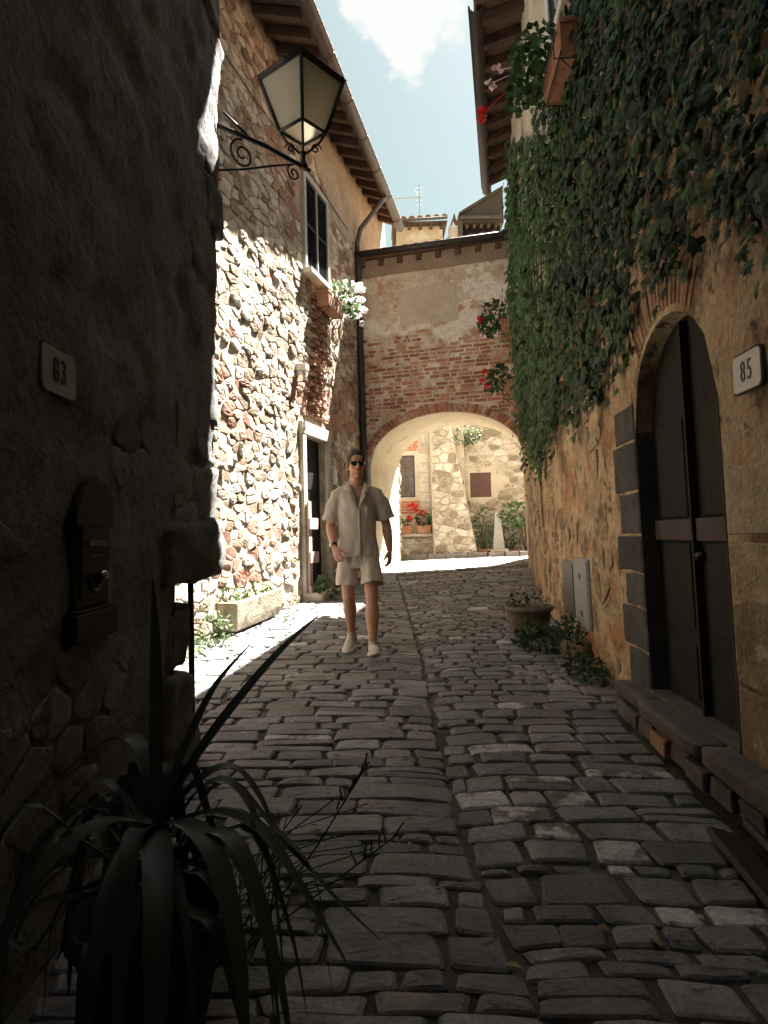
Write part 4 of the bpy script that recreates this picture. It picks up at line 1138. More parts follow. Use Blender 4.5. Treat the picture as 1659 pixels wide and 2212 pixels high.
M_whitep = mat('white_petal', [(.70, .64, .60), (.82, .79, .75)], bump=0, rough=.6, speck=.08, trans=.25)
M_terra = mat('terracotta_pot', [(.25, .115, .065), (.35, .165, .095), (.42, .225, .14)], scale=6, rough=.85, bump=.3, patch=[((.36, .28, .2), 5, .58, .7)])
M_soil = mat('soil', [(.03, .022, .016), (.055, .042, .03)], scale=20, bump=.8)

def leaf_shape(kind):
    if kind == 'ivy':
        o = [(0, 0), (.30, -.16), (.55, .10), (.36, .34), (.42, .62), (.16, .66), (0, 1.0), (-.16, .66), (-.42, .62), (-.36, .34), (-.55, .10), (-.30, -.16)]
        v = [(x, y, -.12 * abs(x) - .18 * y * y) for (x, y) in o] + [(0, .35, .05)]
        n = len(o); return v, [(i, (i + 1) % n, n) for i in range(n)]
    if kind == 'round':
        o = [(.5 * math.cos(a) * (1 + .12 * math.cos(5 * a)), .5 + .5 * math.sin(a) * (1 + .12 * math.cos(5 * a))) for a in [2 * math.pi * k / 9 for k in range(9)]]
        v = [(x, y, .10 * (x * x + (y - .5) ** 2) * 4 * .5) for (x, y) in o] + [(0, .5, 0)]
        return v, [(i, (i + 1) % 9, 9) for i in range(9)]
    o = [(0, 0), (.2, .25), (.24, .55), (0, 1), (-.24, .55), (-.2, .25)]       # lance
    v = [(x, y, .25 * abs(x) - .25 * y * y) for (x, y) in o] + [(0, .45, -.05)]
    return v, [(i, (i + 1) % 6, 6) for i in range(6)]
LEAF = {k: leaf_shape(k) for k in ('ivy', 'round', 'lance')}
def basis(tip, nor):
    t = Vector(tip).normalized(); n = Vector(nor); n = (n - t * n.dot(t)).normalized(); return Matrix((t.cross(n), t, n)).transposed()
def put_leaf(mb, kind, p, tip, nor, size, tint):
    B = basis(tip, nor) * size; p = Vector(p)
    v, f = LEAF[kind]
    mb.add([p + B @ Vector(q) for q in v], f, tint)
def rv(rg, s=1.0): return Vector((rg.uniform(-s, s), rg.uniform(-s, s), rg.uniform(-s, s)))
def foliage(mb, c, rad, n, size, kind, rg, up=.4, hang=0.0, out=True):
    c = Vector(c)
    for _ in range(n):
        while True:
            q = rv(rg)
            if .15 < q.length < 1: break
        if out: q = q * (q.length ** -.45)
        p = c + Vector((q.x * rad[0], q.y * rad[1], q.z * rad[2]))
        tip = q.normalized() * .8 + rv(rg, .7) + Vector((0, 0, -hang)); nor = Vector((0, 0, up)) + q * .7 + rv(rg, .5)
        put_leaf(mb, kind, p, tip, nor, size * rg.uniform(.6, 1.25), min(1, max(0, rg.gauss(.5, .28))))
def blossom(mb, c, r, rg, n=9):
    for _ in range(n):
        d = rv(rg).normalized(); put_leaf(mb, 'round', Vector(c) + d * r * .45, d + rv(rg, .6), d + rv(rg, .3), r * 1.1, rg.random())
def stalk(mb, p, q, r=.004, sag=.0):
    p, q = Vector(p), Vector(q); mb.tube([p, p.lerp(q, .5) + Vector((0, 0, sag)), q], r, 5)

# ------------------------------------------------------------------ ivy over the right wall
IVY = [(7.3, 5.75), (7.9, 6.1), (8.8, 6.3), (9.5, 6.3), (10.1, 5.8), (10.3, 4.6), (10.1, 3.7), (9.6, 3.05), (8.3, 2.35), (7.75, 2.12), (7.3, 2.45), (6.7, 2.35), (6.2, 2.6), (5.4, 2.5), (5.0, 2.42),
       (4.7, 2.62), (4.4, 2.72), (4.15, 2.68), (3.85, 2.95), (3.5, 2.72), (3.2, 2.85), (2.9, 2.62), (2.6, 2.62), (2.1, 2.5), (1.4, 2.7), (1.2, 6.6), (4.4, 6.6), (5.1, 5.45), (5.6, 5.35), (6.4, 5.4), (7.0, 5.5)]
def inside(p, poly):
    c = False; n = len(poly)
    for i in range(n):
        (x1, y1), (x2, y2) = poly[i], poly[(i + 1) % n]
        if (y1 > p[1]) != (y2 > p[1]) and p[0] < (x2 - x1) * (p[1] - y1) / (y2 - y1) + x1: c = not c
    return c
ir = random.Random(77)
ivy = thing('ivy_plant', 'dark green ivy climbing over the upper right house wall', 'ivy', (1.9, 8.2, .5))
leaves = []
tries = 0
while len(leaves) < 17000 and tries < 160000:
    tries += 1
    y = ir.uniform(1.3, 11.3); z = ir.uniform(2.0, 6.6)
    jy, jz = y + .28 * nz(y * 2.6, z * 2.6, 9), z + .30 * nz(y * 2.6, z * 2.6, 4)
    if not inside((jy, jz), IVY): continue
    far = smoothstep(4.6, 7.2, y)
    cov = .84 + .3 * far + .45 * smoothstep(3.0, 4.0, z) +   .6 * nz(y * 1.7, z * 1.9, 2) + .3 * nz(y * 5, z * 5, 3)
    if y < 5.0 and z < 3.4: cov -= .15
    if ir.random() > cov: continue
    d = .02 + abs(ir.gauss(0, .05)) * (.8 + .3 * far) + .16 * smoothstep(4.2, 6, y) * max(0, nz(y * 1.1, z * 1.0, 21)) * smoothstep(11, 9, y) + .06 * far * max(0, nz(y * 1.4, z * 1.4, 6) + .4)
    p = Vector(rw_pt(y, z, d))
    tip = Vector((-.25, ir.uniform(-.7, .7), -1.0)) + rv(ir, .35); nor = Vector((-1.0, -.1, .55)) + rv(ir, .5)
    leaves.append((p, tip, nor, ir.uniform(.036, .085) * (1.1 if y < 6 else .95), min(1, max(0, ir.gauss(.28 + .34 * far + .35 * nz(y * 1.9, z * 1.9, 8), .25)))))
    if len(leaves) % 9 == 0 and z < 3.2:                               # trailing shoots
        for k in range(ir.randint(1, 3)): leaves.append((p + Vector((ir.uniform(-.06, .0), ir.uniform(-.06, .06), -.07 * (k + 1))), tip, nor, ir.uniform(.045, .075), ir.uniform(.2, .7)))
leaves.sort(key=lambda l: -l[3] / l[0].y if abs(project(l[0])[0]) < .38 and abs(project(l[0])[1]) < .5 else 1)
ivme = []
for k in range(10):
    me = bpy.data.meshes.new('leaf'); v, f = LEAF['ivy']; me.from_pydata([(a * ir.uniform(.85, 1.15), b, c * ir.uniform(.4, 1.6)) for a, b, c in v], [], f)
    a = me.attributes.new('tint', 'FLOAT', 'POINT'); a.data.foreach_set('value', [min(1, max(0, ir.gauss(.34, .22)))] * len(v)); me.materials.append(M_ivy); me.update(); ivme.append(me)
for (p, tip, nor, s, t) in leaves[:300]:
    o = bpy.data.objects.new('leaf', ir.choice(ivme)); COL.objects.link(o); o.parent = ivy
    o.matrix_basis = Matrix.Translation(p - ivy.location) @ basis(tip, nor).to_4x4() @ Matrix.Scale(s, 4)
mb = MB()
for (p, tip, nor, s, t) in leaves[300:]: put_leaf(mb, 'ivy', p, tip, nor, s, t)
o = mb.build('leaves', M_ivy, ivy, tint=True); o['kind'] = 'stuff'
mb = MB()
for k in range(26):
    y = ir.uniform(5.5, 10.6) if k > 6 else ir.uniform(2.5, 5.5); z = ir.uniform(2.3, 3.2) if k > 6 else ir.uniform(3.0, 3.8); path = []
    for j in range(9):
        path.append(rw_pt(y, z, .015)); y += ir.uniform(-.22, .16); z += ir.uniform(.15, .4)
        if z > 6.3 or not inside((y, z), IVY): break
    if len(path) > 2: mb.tube(path, ir.uniform(.006, .014), 5)
mb.build('stem', M_stem, ivy, True)

# ------------------------------------------------------------------ flower boxes
def flower_box(label, ptf, y0, y1, z, d0, d1, blooms, seed, nleaf=170, lean=(0, 0, 0), size=.055, fol=1.0, group='flower boxes on the house walls'):
    rg = random.Random(seed)
    root = thing('flower_box', label, 'flower box', ptf((y0 + y1) / 2, z, (d0 + d1) / 2), group)
    m = MB(); a = .018
    def cr_(y, zz, d): return Vector(ptf(y, zz, d))
    h = .19
    out = [(y0, d0), (y1, d0), (y1, d1), (y0, d1)]
    V = []
    for (sc, zz) in ((.86, z), (1.0, z + h), (1.06, z + h), (1.06, z + h + .025), (.92, z + h + .025), (.90, z + h - .03)):
        for (y, d) in out:
            V.append(cr_((y0 + y1) / 2 + (y - (y0 + y1) / 2) * (sc if sc < .95 else sc), zz, (d0 + d1) / 2 + (d - (d0 + d1) / 2) * sc))
    F = [(3, 2, 1, 0)]
    for r in range(5):
        for k in range(4): F.append((r * 4 + k, r * 4 + (k + 1) % 4, (r + 1) * 4 + (k + 1) % 4, (r + 1) * 4 + k))
    m.add(V, F); m.build('planter', M_terra, root, bevel=.006)
    s = MB(); s.add([V[20], V[21], V[22], V[23]], [(0, 1, 2, 3)]); s.build('soil', M_soil, root)
    b = MB()
    for t in (.12, .88):
        y = y0 + (y1 - y0) * t
        b.tube([cr_(y, z + h + .05, .0), cr_(y, z - .015, .0), cr_(y, z - .015, d1 + .03), cr_(y, z + h * .8, d1 + .035)], .007, 6)
        b.tube([cr_(y, z - .22, .0), cr_(y, z - .12, d1 * .45), cr_(y, z - .02, d1 * .9)], .006, 6)
    b.tube([cr_(y0 - .02, z + h * .55, d1 + .03), cr_(y1 + .02, z + h * .55, d1 + .03)], .006, 6); b.tube([cr_(y0, z - .015, d1), cr_(y1, z - .015, d1)], .006, 6)
    b.build('bracket', M_pipe, root, True)
    fo = MB()
    c = cr_((y0 + y1) / 2, z + h + .12 * fol, (d0 + d1) / 2 + .08) + Vector(lean); L = (y1 - y0) / 2
    foliage(fo, c, (.17 * fol, L * 1.05, .20 * fol), nleaf, size, 'round', rg)
    foliage(fo, c + Vector((0, 0, -.14 * fol)) + (cr_(y0, z, d1) - cr_(y0, z, d0)) * .5, (.11 * fol, L * .95, .16 * fol), nleaf // 2, size, 'round', rg)
    for k in range(14): stalk(fo, cr_(rg.uniform(y0, y1), z + h - .02, (d0 + d1) / 2), c + Vector((rg.uniform(-.12, .12), rg.uniform(-L, L), rg.uniform(-.05, .15))))
    fo.build('foliage', M_ger, root, tint=True)
    for (m_, pts) in blooms:
        for q in pts:
            f = MB(); P = c + Vector(q); stalk(f, c + Vector(q) * .4, P, .003); blossom(f, P, rg.uniform(.035, .05), rg, 11); f.build('blossom', m_, root)
    return root
fr_ = random.Random(3)
def spots(n, sx, sy, sz, c=(0, 0, 0)): return [(c[0] + fr_.uniform(-sx, sx), c[1] + fr_.uniform(-sy, sy), c[2] + fr_.uniform(-sz, sz)) for _ in range(n)]
flower_box('sunlit terracotta flower box with white blossoms under the louvred window', lh_pt, 10.25, 11.0, 5.02, .05, .26, [(M_whitep, spots(34, .2, .6, .2, (.14, .2, -.02)))], 1, 150, (.1, .22, -.02), .06, 1.15)
flower_box('large terracotta flower box high on the right with red geranium bloom', rw_pt, 4.72, 5.45, 4.93, .02, .19, [(M_red, [(-.36, .40, -.16), (-.38, .36, -.20)]), (M_pink, [(-.26, .5, .18), (-.2, .5, .30)])], 2, 230, (-.06, .28, .04), .06, .95)
flower_box('terracotta flower box with white and orange blooms above the ivy edge by the arch wall', rw_pt, 10.5, 11.05, 4.62, .06, .28, [(M_whitep, [(-.20, -.1, .16), (-.18, .0, .20), (-.23, -.15, .02), (-.22, -.05, .14)]), (M_red, [(-.24, -.1, -.10), (-.22, 0, -.12)]), (M_pink, [(-.22, -.12, .10), (-.23, .05, -.04)])], 4, 150, (-.13, -.05, .02), .07, 1.1)
flower_box('small flower box in a wire holder low beside the brick arch with red blooms', rw_pt, 10.5, 11.0, 3.66, .06, .27, [(M_red, [(-.22, -.1, .06), (-.25, 0, -.06), (-.21, -.15, -.18)])], 5, 110, (-.12, -.05, 0), .065, .9)

# ------------------------------------------------------------------ wall lamp
lamp = thing('wall_lamp', 'black iron wall lantern with frosted panes on a scrolled bracket', 'lamp', (-.97, 4.35, 4.15))
M_iron = mat('black_iron', [(.012, .011, .010), (.022, .02, .018)], scale=12, rough=.55, bump=.15, spec=.4, speck=.1)
LC0 = Vector((-.51, 4.79, 0))
A0, A1 = Vector((-1.02, 4.30, 4.17)), Vector((-.47, 4.83, 4.14))
AD = (A1 - A0).normalized()
m = MB(); m.tube([A0, A0.lerp(A1, .5) + Vector((0, 0, .02)), A1], .017, 8); m.tube([A0 + Vector((0, 0, -.34)), A0 + Vector((0, 0, .16))], .016, 8)
m.tube([A0 + AD * .06 + Vector((0, 0, .11)), A0 + AD * .2 + Vector((0, 0, .05)), A0 + AD * .30], .01, 6); m.build('bracket', M_iron, lamp, True)
def spiral(c, r0, turns, ax, n=26, flip=1, start=0.0):
    return [Vector(c) + (ax * math.cos(start + flip * 2 * math.pi * turns * k / n) + Vector((0, 0, 1)) * math.sin(start + flip * 2 * math.pi * turns * k / n)) * (r0 * (1 - .80 * k / n)) for k in range(n + 1)]
m = MB(); m.tube(spiral(A0 + AD * .20 + Vector((0, 0, -.115)), .10, 1.6, AD, start=math.pi / 2), .008, 6); m.tube([A0 + Vector((0, 0, -.3)), A0 + AD * .2 + Vector((0, 0, -.215)), A0 + AD * .45 + Vector((0, 0, -.09)), A0 + AD * .6 + Vector((0, 0, -.02))], .008, 6)
m.tube(spiral(A0 + AD * .62 + Vector((0, 0, -.075)), .058, 1.5, AD, start=math.pi / 2), .007, 6); m.build('scroll', M_iron, lamp, True)
def lc(k, hd, z, turn=R(6)): a = math.pi / 2 * k + turn - math.pi / 2; return LC0 + Vector((hd * math.cos(a), hd * math.sin(a), z))
ZB, ZT, HB, HT_ = 4.40, 4.78, .165, .300
m = MB()
for k in range(4):
    m.tube([lc(k, HB, ZB), lc(k, HT_, ZT)], .013, 6); m.tube([lc(k, HB, ZB), lc(k + 1, HB, ZB)], .012, 6); m.tube([lc(k, HT_, ZT), lc(k + 1, HT_, ZT)], .016, 6)
    m.tube([lc(k, HB, ZB), lc(k, .12, ZB - .07), lc(k, .03, ZB - .15)], .010, 6)
    c = (lc(k, .07, ZB - .12)); ax = (lc(k, 1, 0) - LC0); m.tube(spiral(c + ax * .02, .04, 1.3, ax, 16), .006, 5)
m.lathe(LC0 + Vector((0, 0, 4.13)), [(.03, 0), (.034, .03), (.018, .06), (.016, .10), (.03, .12), (.0, .13)], 10); m.build('lantern_frame', M_iron, lamp, True)
M_frost = mat('frosted_pane', [(.72, .69, .60), (.78, .75, .66)], scale=3, rough=.45, bump=0, speck=.03, trans=.6)
for k in range(4):
    p = MB(); i = .010; q = [lc(k, HB - i, ZB + .006), lc(k + 1, HB - i, ZB + .006), lc(k + 1, HT_ - i, ZT - .006), lc(k, HT_ - i, ZT - .006)]
    nn = (q[1] - q[0]).cross(q[3] - q[0]).normalized(); p.prism(q, nn * -.004); p.build('pane', M_frost, lamp)
m = MB(); tp = [lc(k, HT_ + .03, ZT + .012) for k in range(4)]; m.add(tp + [lc(k, .07, ZT + .17) for k in range(4)] + [LC0 + Vector((0, 0, ZT + .24))], [(0, 1, 5, 4), (1, 2, 6, 5), (2, 3, 7, 6), (3, 0, 4, 7), (4, 5, 8), (5, 6, 8), (6, 7, 8), (7, 4, 8), (3, 2, 1, 0)]); m.build('cap', M_iron, lamp)

# ------------------------------------------------------------------ house number plates
def number_plate(label, text, c, right, nor, w, h, m_face, group):
    right, nor = Vector(right).normalized(), Vector(nor).normalized(); up = Vector((0, 0, 1)); c = Vector(c)
    root = thing('number_plate', label, 'house number', c, group)
    def rr(w, h, r): return [(sx * (w / 2 - r) + r * math.cos(a), sy * (h / 2 - r) + r * math.sin(a)) for (sx, sy, a0) in ((1, -1, -90), (1, 1, 0), (-1, 1, 90), (-1, -1, 180)) for a in (R(a0), R(a0 + 45), R(a0 + 90))]
    m = MB(); m.prism([c + right * x + up * y for (x, y) in rr(w, h, .025)], nor * .006); m.build('plate', m_face, root, bevel=.002)
    m = MB(); m.prism([c + right * x + up * y - nor * .009 for (x, y) in rr(w + .016, h + .016, .028)], nor * .010); m.build('mortar_bed', M_dkq, root)
    cu = bpy.data.curves.new('digits', 'FONT'); cu.body = text; cu.size = h * .78; cu.align_x = 'CENTER'; cu.align_y = 'CENTER'; cu.extrude = .0015; cu.space_character = 1.25
    to = bpy.data.objects.new('digits', cu); COL.objects.link(to); bpy.context.view_layer.update()
    me = bpy.data.meshes.new_from_object(to.evaluated_get(bpy.context.evaluated_depsgraph_get())); bpy.data.objects.remove(to); bpy.data.curves.remove(cu)
    Rm = Matrix((right, up, nor)).transposed()
    me.transform(Rm.to_4x4() @ Matrix.Diagonal((.72, 1.0, 1, 1))); me.materials.clear()
    o = link_mesh('digits', me, mat('blue_black_enamel', [(.012, .014, .03), (.02, .022, .045)], bump=0, rough=.4, speck=0), root, nor * .0075)
M_enam = mat('white_enamel', [(.52, .51, .46), (.60, .585, .54)], scale=5, rough=.35, bump=.05, speck=.06, spec=.5, patch=[((.30, .20, .12), 14, .66, .72), ((.44, .42, .36), 6, .55, .68)])
M_enam2 = mat('grey_ceramic', [(.22, .235, .22), (.27, .285, .265)], scale=5, rough=.5, bump=.1, speck=.08)
number_plate('weathered grey number plate 83 on the dark left wall', '83', nl_pt(2.235, 2.065, .006), (0, 1, 0), (1, 0, 0), .235, .15, M_enam2, None)
number_plate('white enamel number plate 85 right of the arched door', '85', rw_pt(2.775, 2.135, .006), (-.05, -1, 0), (-1, .05, 0), .235, .155, M_enam, None)

# ------------------------------------------------------------------ letter box on the near wall
lbx = thing('letter_box', 'dark arched metal letter box with a round knob on the near left wall', 'letter box', nl_pt(2.5, 1.17, .03))
M_lbx = mat('black_painted_metal', [(.010, .008, .008), (.016, .013, .012)], scale=9, rough=.7, bump=.08, spec=.2, speck=.08)
def nl_arch(hw, zb, zs, yc, d0, d1):
    m = MB(); pts = [(yc - hw, zb), (yc + hw, zb)] + [(yc + hw * math.cos(math.pi * k / 12), zs + hw * math.sin(math.pi * k / 12)) for k in range(13)]
    m.prism([nl_pt(y, z, d0) for y, z in pts], Vector((d1 - d0, 0, 0))); return m
nl_arch(.145, 1.27, 1.575, 2.5, -.02, .022).build('body', M_lbx, lbx, bevel=.01)
nl_arch(.115, 1.30, 1.57, 2.5, .022, .03).build('door', M_lbx, lbx, bevel=.005)
nl_arch(.165, 1.562, 1.575, 2.5, -.02, .032).build('hood', M_lbx, lbx, bevel=.006)
m = MB(); m.box(nl_pt(2.5, 1.205, .0), (.09, .36, .10)); m.box(nl_pt(2.5, 1.262, .0), (.075, .325, .014)); m.build('base', M_lbx, lbx, bevel=.006)
m = MB(); m.box(nl_pt(2.5, 1.50, .032), (.012, .15, .022)); m.box(nl_pt(2.5, 1.455, .032), (.008, .11, .008)); m.build('slot', M_iron, lbx, bevel=.003)
m = MB(); m.ell(nl_pt(2.49, 1.385, .06), (.019, .019, .019)); m.tube([nl_pt(2.49, 1.385, .03), nl_pt(2.49, 1.385, .055)], .008, 8); m.build('knob', mat('polished_steel', [(.45, .45, .44), (.5, .5, .49)], rough=.12, metal=1, bump=0, speck=0), lbx, True)
m = MB(); m.tube([Vector(nl_pt(2.49, 1.375, .035)) + Vector((0, .045 * math.cos(a), .045 * math.sin(a))) for a in [math.pi + math.pi * k / 12 for k in range(13)]], .006, 6); m.build('ring', M_pipe, lbx, True)

# ------------------------------------------------------------------ meter cabinets
def cabinet(label, ya, yb, za, zb, d, m_, marks):
    root = thing('meter_cabinet', label, 'meter cabinet', rw_pt((ya + yb) / 2, za, d / 2), 'meter cabinets on the ochre wall')
    f = MB(); rw_box(f, ya, yb, za, zb, -.05, d); f.build('case', m_, root, bevel=.008)
    f = MB(); rw_box(f, ya + .02, yb - .02, za + .02, zb - .02, d, d + .008); dr = f.build('door', m_, root, bevel=.004)
    f = MB()
    for zz in marks:
        for k in range(3): rw_box(f, (ya + yb) / 2 - .035 + k * .028, (ya + yb) / 2 - .025 + k * .028, zz, zz + .05, d + .008, d + .010)
    if marks: f.build('vent', M_pipe, dr)
    f = MB(); f.ell(rw_pt(ya + .05, (za + zb) / 2, d + .008), (.006, .012, .012), 8, 6); f.build('lock', M_ant, dr, True)
M_cab = mat('grey_cabinet', [(.27, .29, .29), (.33, .35, .35)], scale=5, rough=.55, bump=.08, speck=.1, patch=[((.22, .2, .17), 4, .6, .72)])
M_cab2 = mat('brown_grey_cabinet', [(.10, .088, .078), (.14, .125, .11)], scale=5, rough=.45, bump=.08, speck=.1)
cabinet('pale grey metal meter cabinet with two vents low on the ochre wall', 5.66, 6.22, .66, 1.26, .022, M_cab, (1.08, .76))
cabinet('dark brown meter cabinet beside the pale grey one', 6.25, 6.78, .70, 1.22, .018, M_cab2, ())
m = MB(); m.tube([rw_pt(6.7, .68, .03), rw_pt(6.7, .42, .03)], .018, 8); m.tube([rw_pt(6.15, .65, .03), rw_pt(6.15, .40, .03)], .016, 8)
tag(m.build('supply_pipe', M_stem, None, True), 'short rusty pipes running from the meter cabinets into the ground', 'pipe')

# ------------------------------------------------------------------ troughs, pots and weeds along the walls
def weeds(label, c, rad, n, size, m_, seed, kind='lance', cat='weeds', nst=10):
    rg = random.Random(seed); root = thing('weed', label, cat, c); m = MB(); c = Vector(c)
    foliage(m, c + Vector((0, 0, rad[2] * .6)), rad, n, size, kind, rg, .5)
    m.build('foliage', m_, root, tint=True); s = MB()
    for _ in range(nst): stalk(s, c + Vector((rg.uniform(-.5, .5) * rad[0], rg.uniform(-.5, .5) * rad[1], -.02)), c + Vector((rg.uniform(-.8, .8) * rad[0], rg.uniform(-.8, .8) * rad[1], rad[2] * rg.uniform(.5, 1.3))), .004)
    s.build('stem', m_, root, tint=False); return root
M_tro = mat('mossy_trough_stone', [(.16, .135, .095), (.25, .215, .15), (.33, .29, .21)], scale=5, rough=.95, bump=.8, bscale=35, bdist=.02, patch=[((.09, .08, .055), 4, .55, .65)])
wd = Vector((.2605, .9655, 0))
T0 = Vector((-1.58, 7.22, ground_z(-1.58, 7.22) + .05)); TL, TD, TH = 1.18, .42, .31
tro = thing('stone_trough', 'old mossy stone trough full of weeds by the sunlit wall', 'trough', T0 + wd * .6 - LHN * .2)
def tro_pt(a, b, h): return T0 + wd * a - LHN * b + Vector((0, 0, h + .055 * a))
V = []
for (i, h) in ((0.02, 0), (0, .1), (0, TH), (.07, TH), (.09, TH - .1)):
    for (a, b) in ((i, i), (TL - i, i), (TL - i, TD - i), (i, TD - i)):
        q = tro_pt(a, b, h); V.append(q + rv(cr, .008))
F = [(3, 2, 1, 0)] + [(r * 4 + k, r * 4 + (k + 1) % 4, (r + 1) * 4 + (k + 1) % 4, (r + 1) * 4 + k) for r in range(4) for k in range(4)]
o = MB().add(V, F).build('basin', M_tro, tro, bevel=.018)
MB().add(V[16:20], [(0, 1, 2, 3)]).build('soil', M_soil, tro)
for a in (.22, .95): MB().box(tro_pt(a, .2, -.04), (.2, .3, .10), (0, 0, -.26), jit=.015).build('support_stone', M_rub, tro, bevel=.012)
wr = random.Random(8); m = MB()
for k in range(9): foliage(m, tro_pt(.1 + k * .12, .2, TH + .03), (.11, .12, .09), 22, .055, 'lance', wr)
o = tag(m.build('trough_plants', M_weed, None, tint=True), 'sunlit leafy weeds growing in the stone trough', 'plants'); o['kind'] = 'stuff'
weeds('bushy green weed left of the stone trough', (-1.70, 6.86, ground_z(-1.7, 6.9)), (.16, .17, .20), 150, .06, M_weed, 1)
weeds('pale weeds at the wall foot seen behind the dark corner', (-1.86, 6.30, ground_z(-1.86, 6.3)), (.14, .3, .14), 130, .055, M_weed, 2)
weeds('small leafy weed by the door step of the rubble house', (-.86, 9.75, ground_z(-.86, 9.75)), (.14, .2, .2), 90, .075, M_weed, 3, 'round')
weeds('low weed under the front edge of the trough', (-1.18, 8.1, ground_z(-1.18, 8.1)), (.07, .2, .06), 40, .045, M_weed, 4)
pot = thing('clay_pot', 'round clay pot with dry plant by the ochre wall', 'pot', (1.44, 6.95, ground_z(1.44, 6.95)))
m = MB(); m.lathe((1.44, 6.95, ground_z(1.44, 6.95) - .01), [(.13, 0), (.17, .05), (.205, .16), (.215, .26), (.245, .27), (.245, .315), (.215, .315), (.20, .25)], 24); m.build('body', mat('worn_clay', [(.13, .10, .075), (.20, .155, .115), (.26, .21, .16)], scale=6, bump=.5, rough=.9, patch=[((.10, .09, .06), 4, .55, .66)]), pot, True)
m = MB(); foliage(m, (1.44, 6.95, ground_z(1.44, 6.95) + .33), (.2, .2, .12), 90, .055, 'lance', wr); tag(m.build('pot_plant', M_dkweed, None, tint=True), 'dark low plant growing in the round clay pot', 'plant')
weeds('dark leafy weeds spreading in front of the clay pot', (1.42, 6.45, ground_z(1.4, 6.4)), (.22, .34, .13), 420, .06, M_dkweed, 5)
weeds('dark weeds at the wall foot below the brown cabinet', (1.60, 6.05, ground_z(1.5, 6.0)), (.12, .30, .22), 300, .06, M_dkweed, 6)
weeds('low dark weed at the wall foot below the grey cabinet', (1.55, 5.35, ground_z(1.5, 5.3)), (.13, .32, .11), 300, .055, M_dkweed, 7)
weeds('dark tuft in the corner under the red hatch boards', (1.32, 2.1, ground_z(1.3, 2.1)), (.14, .22, .10), 120, .05, M_dkweed, 9)
b = worn_block('boulder', (1.66, 5.95, .44), (.18, .30, .24), M_rps, None, (.2, .3, .4), crease=.55, disp=.12, jit=.05); tag(b, 'pale boulder at the wall foot between the dark weeds', 'stone')
# b = worn_block('boulder', (1.93, 9.1, .62), (.24, .36, .28), M_rps, None, (.2, -.2, .4), crease=.55, disp=.12, jit=.05); 

# small things on the rubble house
gt = thing('wooden_gate', 'narrow pinkish wooden half gate standing at the left door jamb', 'gate', lh_pt(9.8, .6, .1))
M_gate = mat('pinkish_wood', [(.42, .31, .27), (.52, .40, .35)], scale=4, stretch=(4, 4, 1), rough=.75, bump=.2)
m = MB(); lh_box(m, 9.69, 9.80, .62, 2.02, .06, .09); m.build('board', M_gate, gt, bevel=.004)
for zz in (.66, 1.14, 1.62): m = MB(); lh_box(m, 9.66, 9.98, zz, zz + .16, .092, .12); m.build('rail', M_gate, gt, bevel=.004)
m = MB(); lh_box(m, 7.42, 7.56, 2.32, 2.48, .06, .075); tag(m.build('wall_plate', M_enam, None, bevel=.003), 'small white plate on the sunlit rubble wall', 'plate')
m = MB(); lh_box(m, 9.52, 9.66, 3.86, 3.95, .0, .16); lh_box(m, 9.55, 9.63, 3.80, 3.86, .0, .10); tag(m.build('junction_box', M_enam, None, bevel=.006), 'small white box fixed on the wall left of the window sill', 'box')
m = MB(); lh_box(m, 10.84, 10.94, 2.34, 2.58, .02, .09); tag(m.build('intercom', M_enam, None, bevel=.006), 'small white box on the wall right of the dark doorway', 'intercom')

# ------------------------------------------------------------------ yucca in the left foreground
yr = random.Random(12)
YB = Vector((-.66, 1.95, .70))
ypot = thing('plant_pot', 'dark pot in the left foreground holding the yucca', 'pot', (-.68, 1.95, .10))
m = MB(); m.lathe((-.68, 1.95, ground_z(-.68, 1.95)), [(.14, 0), (.18, .2), (.21, .30), (.225, .30), (.225, .35), (.20, .35), (.19, .30)], 24); m.build('body', mat('dark_pot', [(.035, .03, .026), (.06, .05, .043)], bump=.3), ypot, True)
yuc = thing('yucca_plant', 'dark yucca with long arching strap leaves in the left foreground', 'plant', (-.67, 1.95, .42))
m = MB(); m.tube([(-.68, 1.95, .40), (-.67, 1.95, .55), YB], .035, 8); m.build('stem', M_stem, yuc, True)
def strap(path, w, tint):
    """a strap leaf along a smooth curve: folded along the midrib, narrow at the foot, pointed at the tip"""
    P = [Vector(p) for p in path]; pts = []
    n = 14
    for k in range(n + 1):                         # Catmull-Rom through the given points
        t = k / n * (len(P) - 1); i = min(int(t), len(P) - 2); u = t - i
        a, b, c, d = P[max(i - 1, 0)], P[i], P[i + 1], P[min(i + 2, len(P) - 1)]
        pts.append(.5 * ((2 * b) + (c - a) * u + (2 * a - 5 * b + 4 * c - d) * u * u + (3 * b - a - 3 * c + d) * u ** 3))
    V, F = [], []
    side0 = None
    for k, p in enumerate(pts):
        t = (pts[min(k + 1, n)] - pts[max(k - 1, 0)]).normalized()
        s = t.cross(Vector((0, 0, 1)))
        if s.length < .15: s = side0 or Vector((1, 0, 0))
        s.normalize()
        if side0 is not None and s.dot(side0) < 0: s = -s
        s = (s + (side0 or s)).normalized(); side0 = s
        up = s.cross(t); x = k / n
        ww = w * .86 * (.5 + .9 * min(1, x * 3.5)) / 1.4 * (1 - max(0, (x - .35) / .65) ** 1.7) + .001
        V += [p - s * ww + up * ww * .28, p - up * ww * .05, p + s * ww + up * ww * .28]
    for k in range(n): F += [(3 * k, 3 * k + 1, 3 * k + 4, 3 * k + 3), (3 * k + 1, 3 * k + 2, 3 * k + 5, 3 * k + 4)]
    raw('leaf', V, F, M_yuc, yuc, True, tint)
y0 = YB
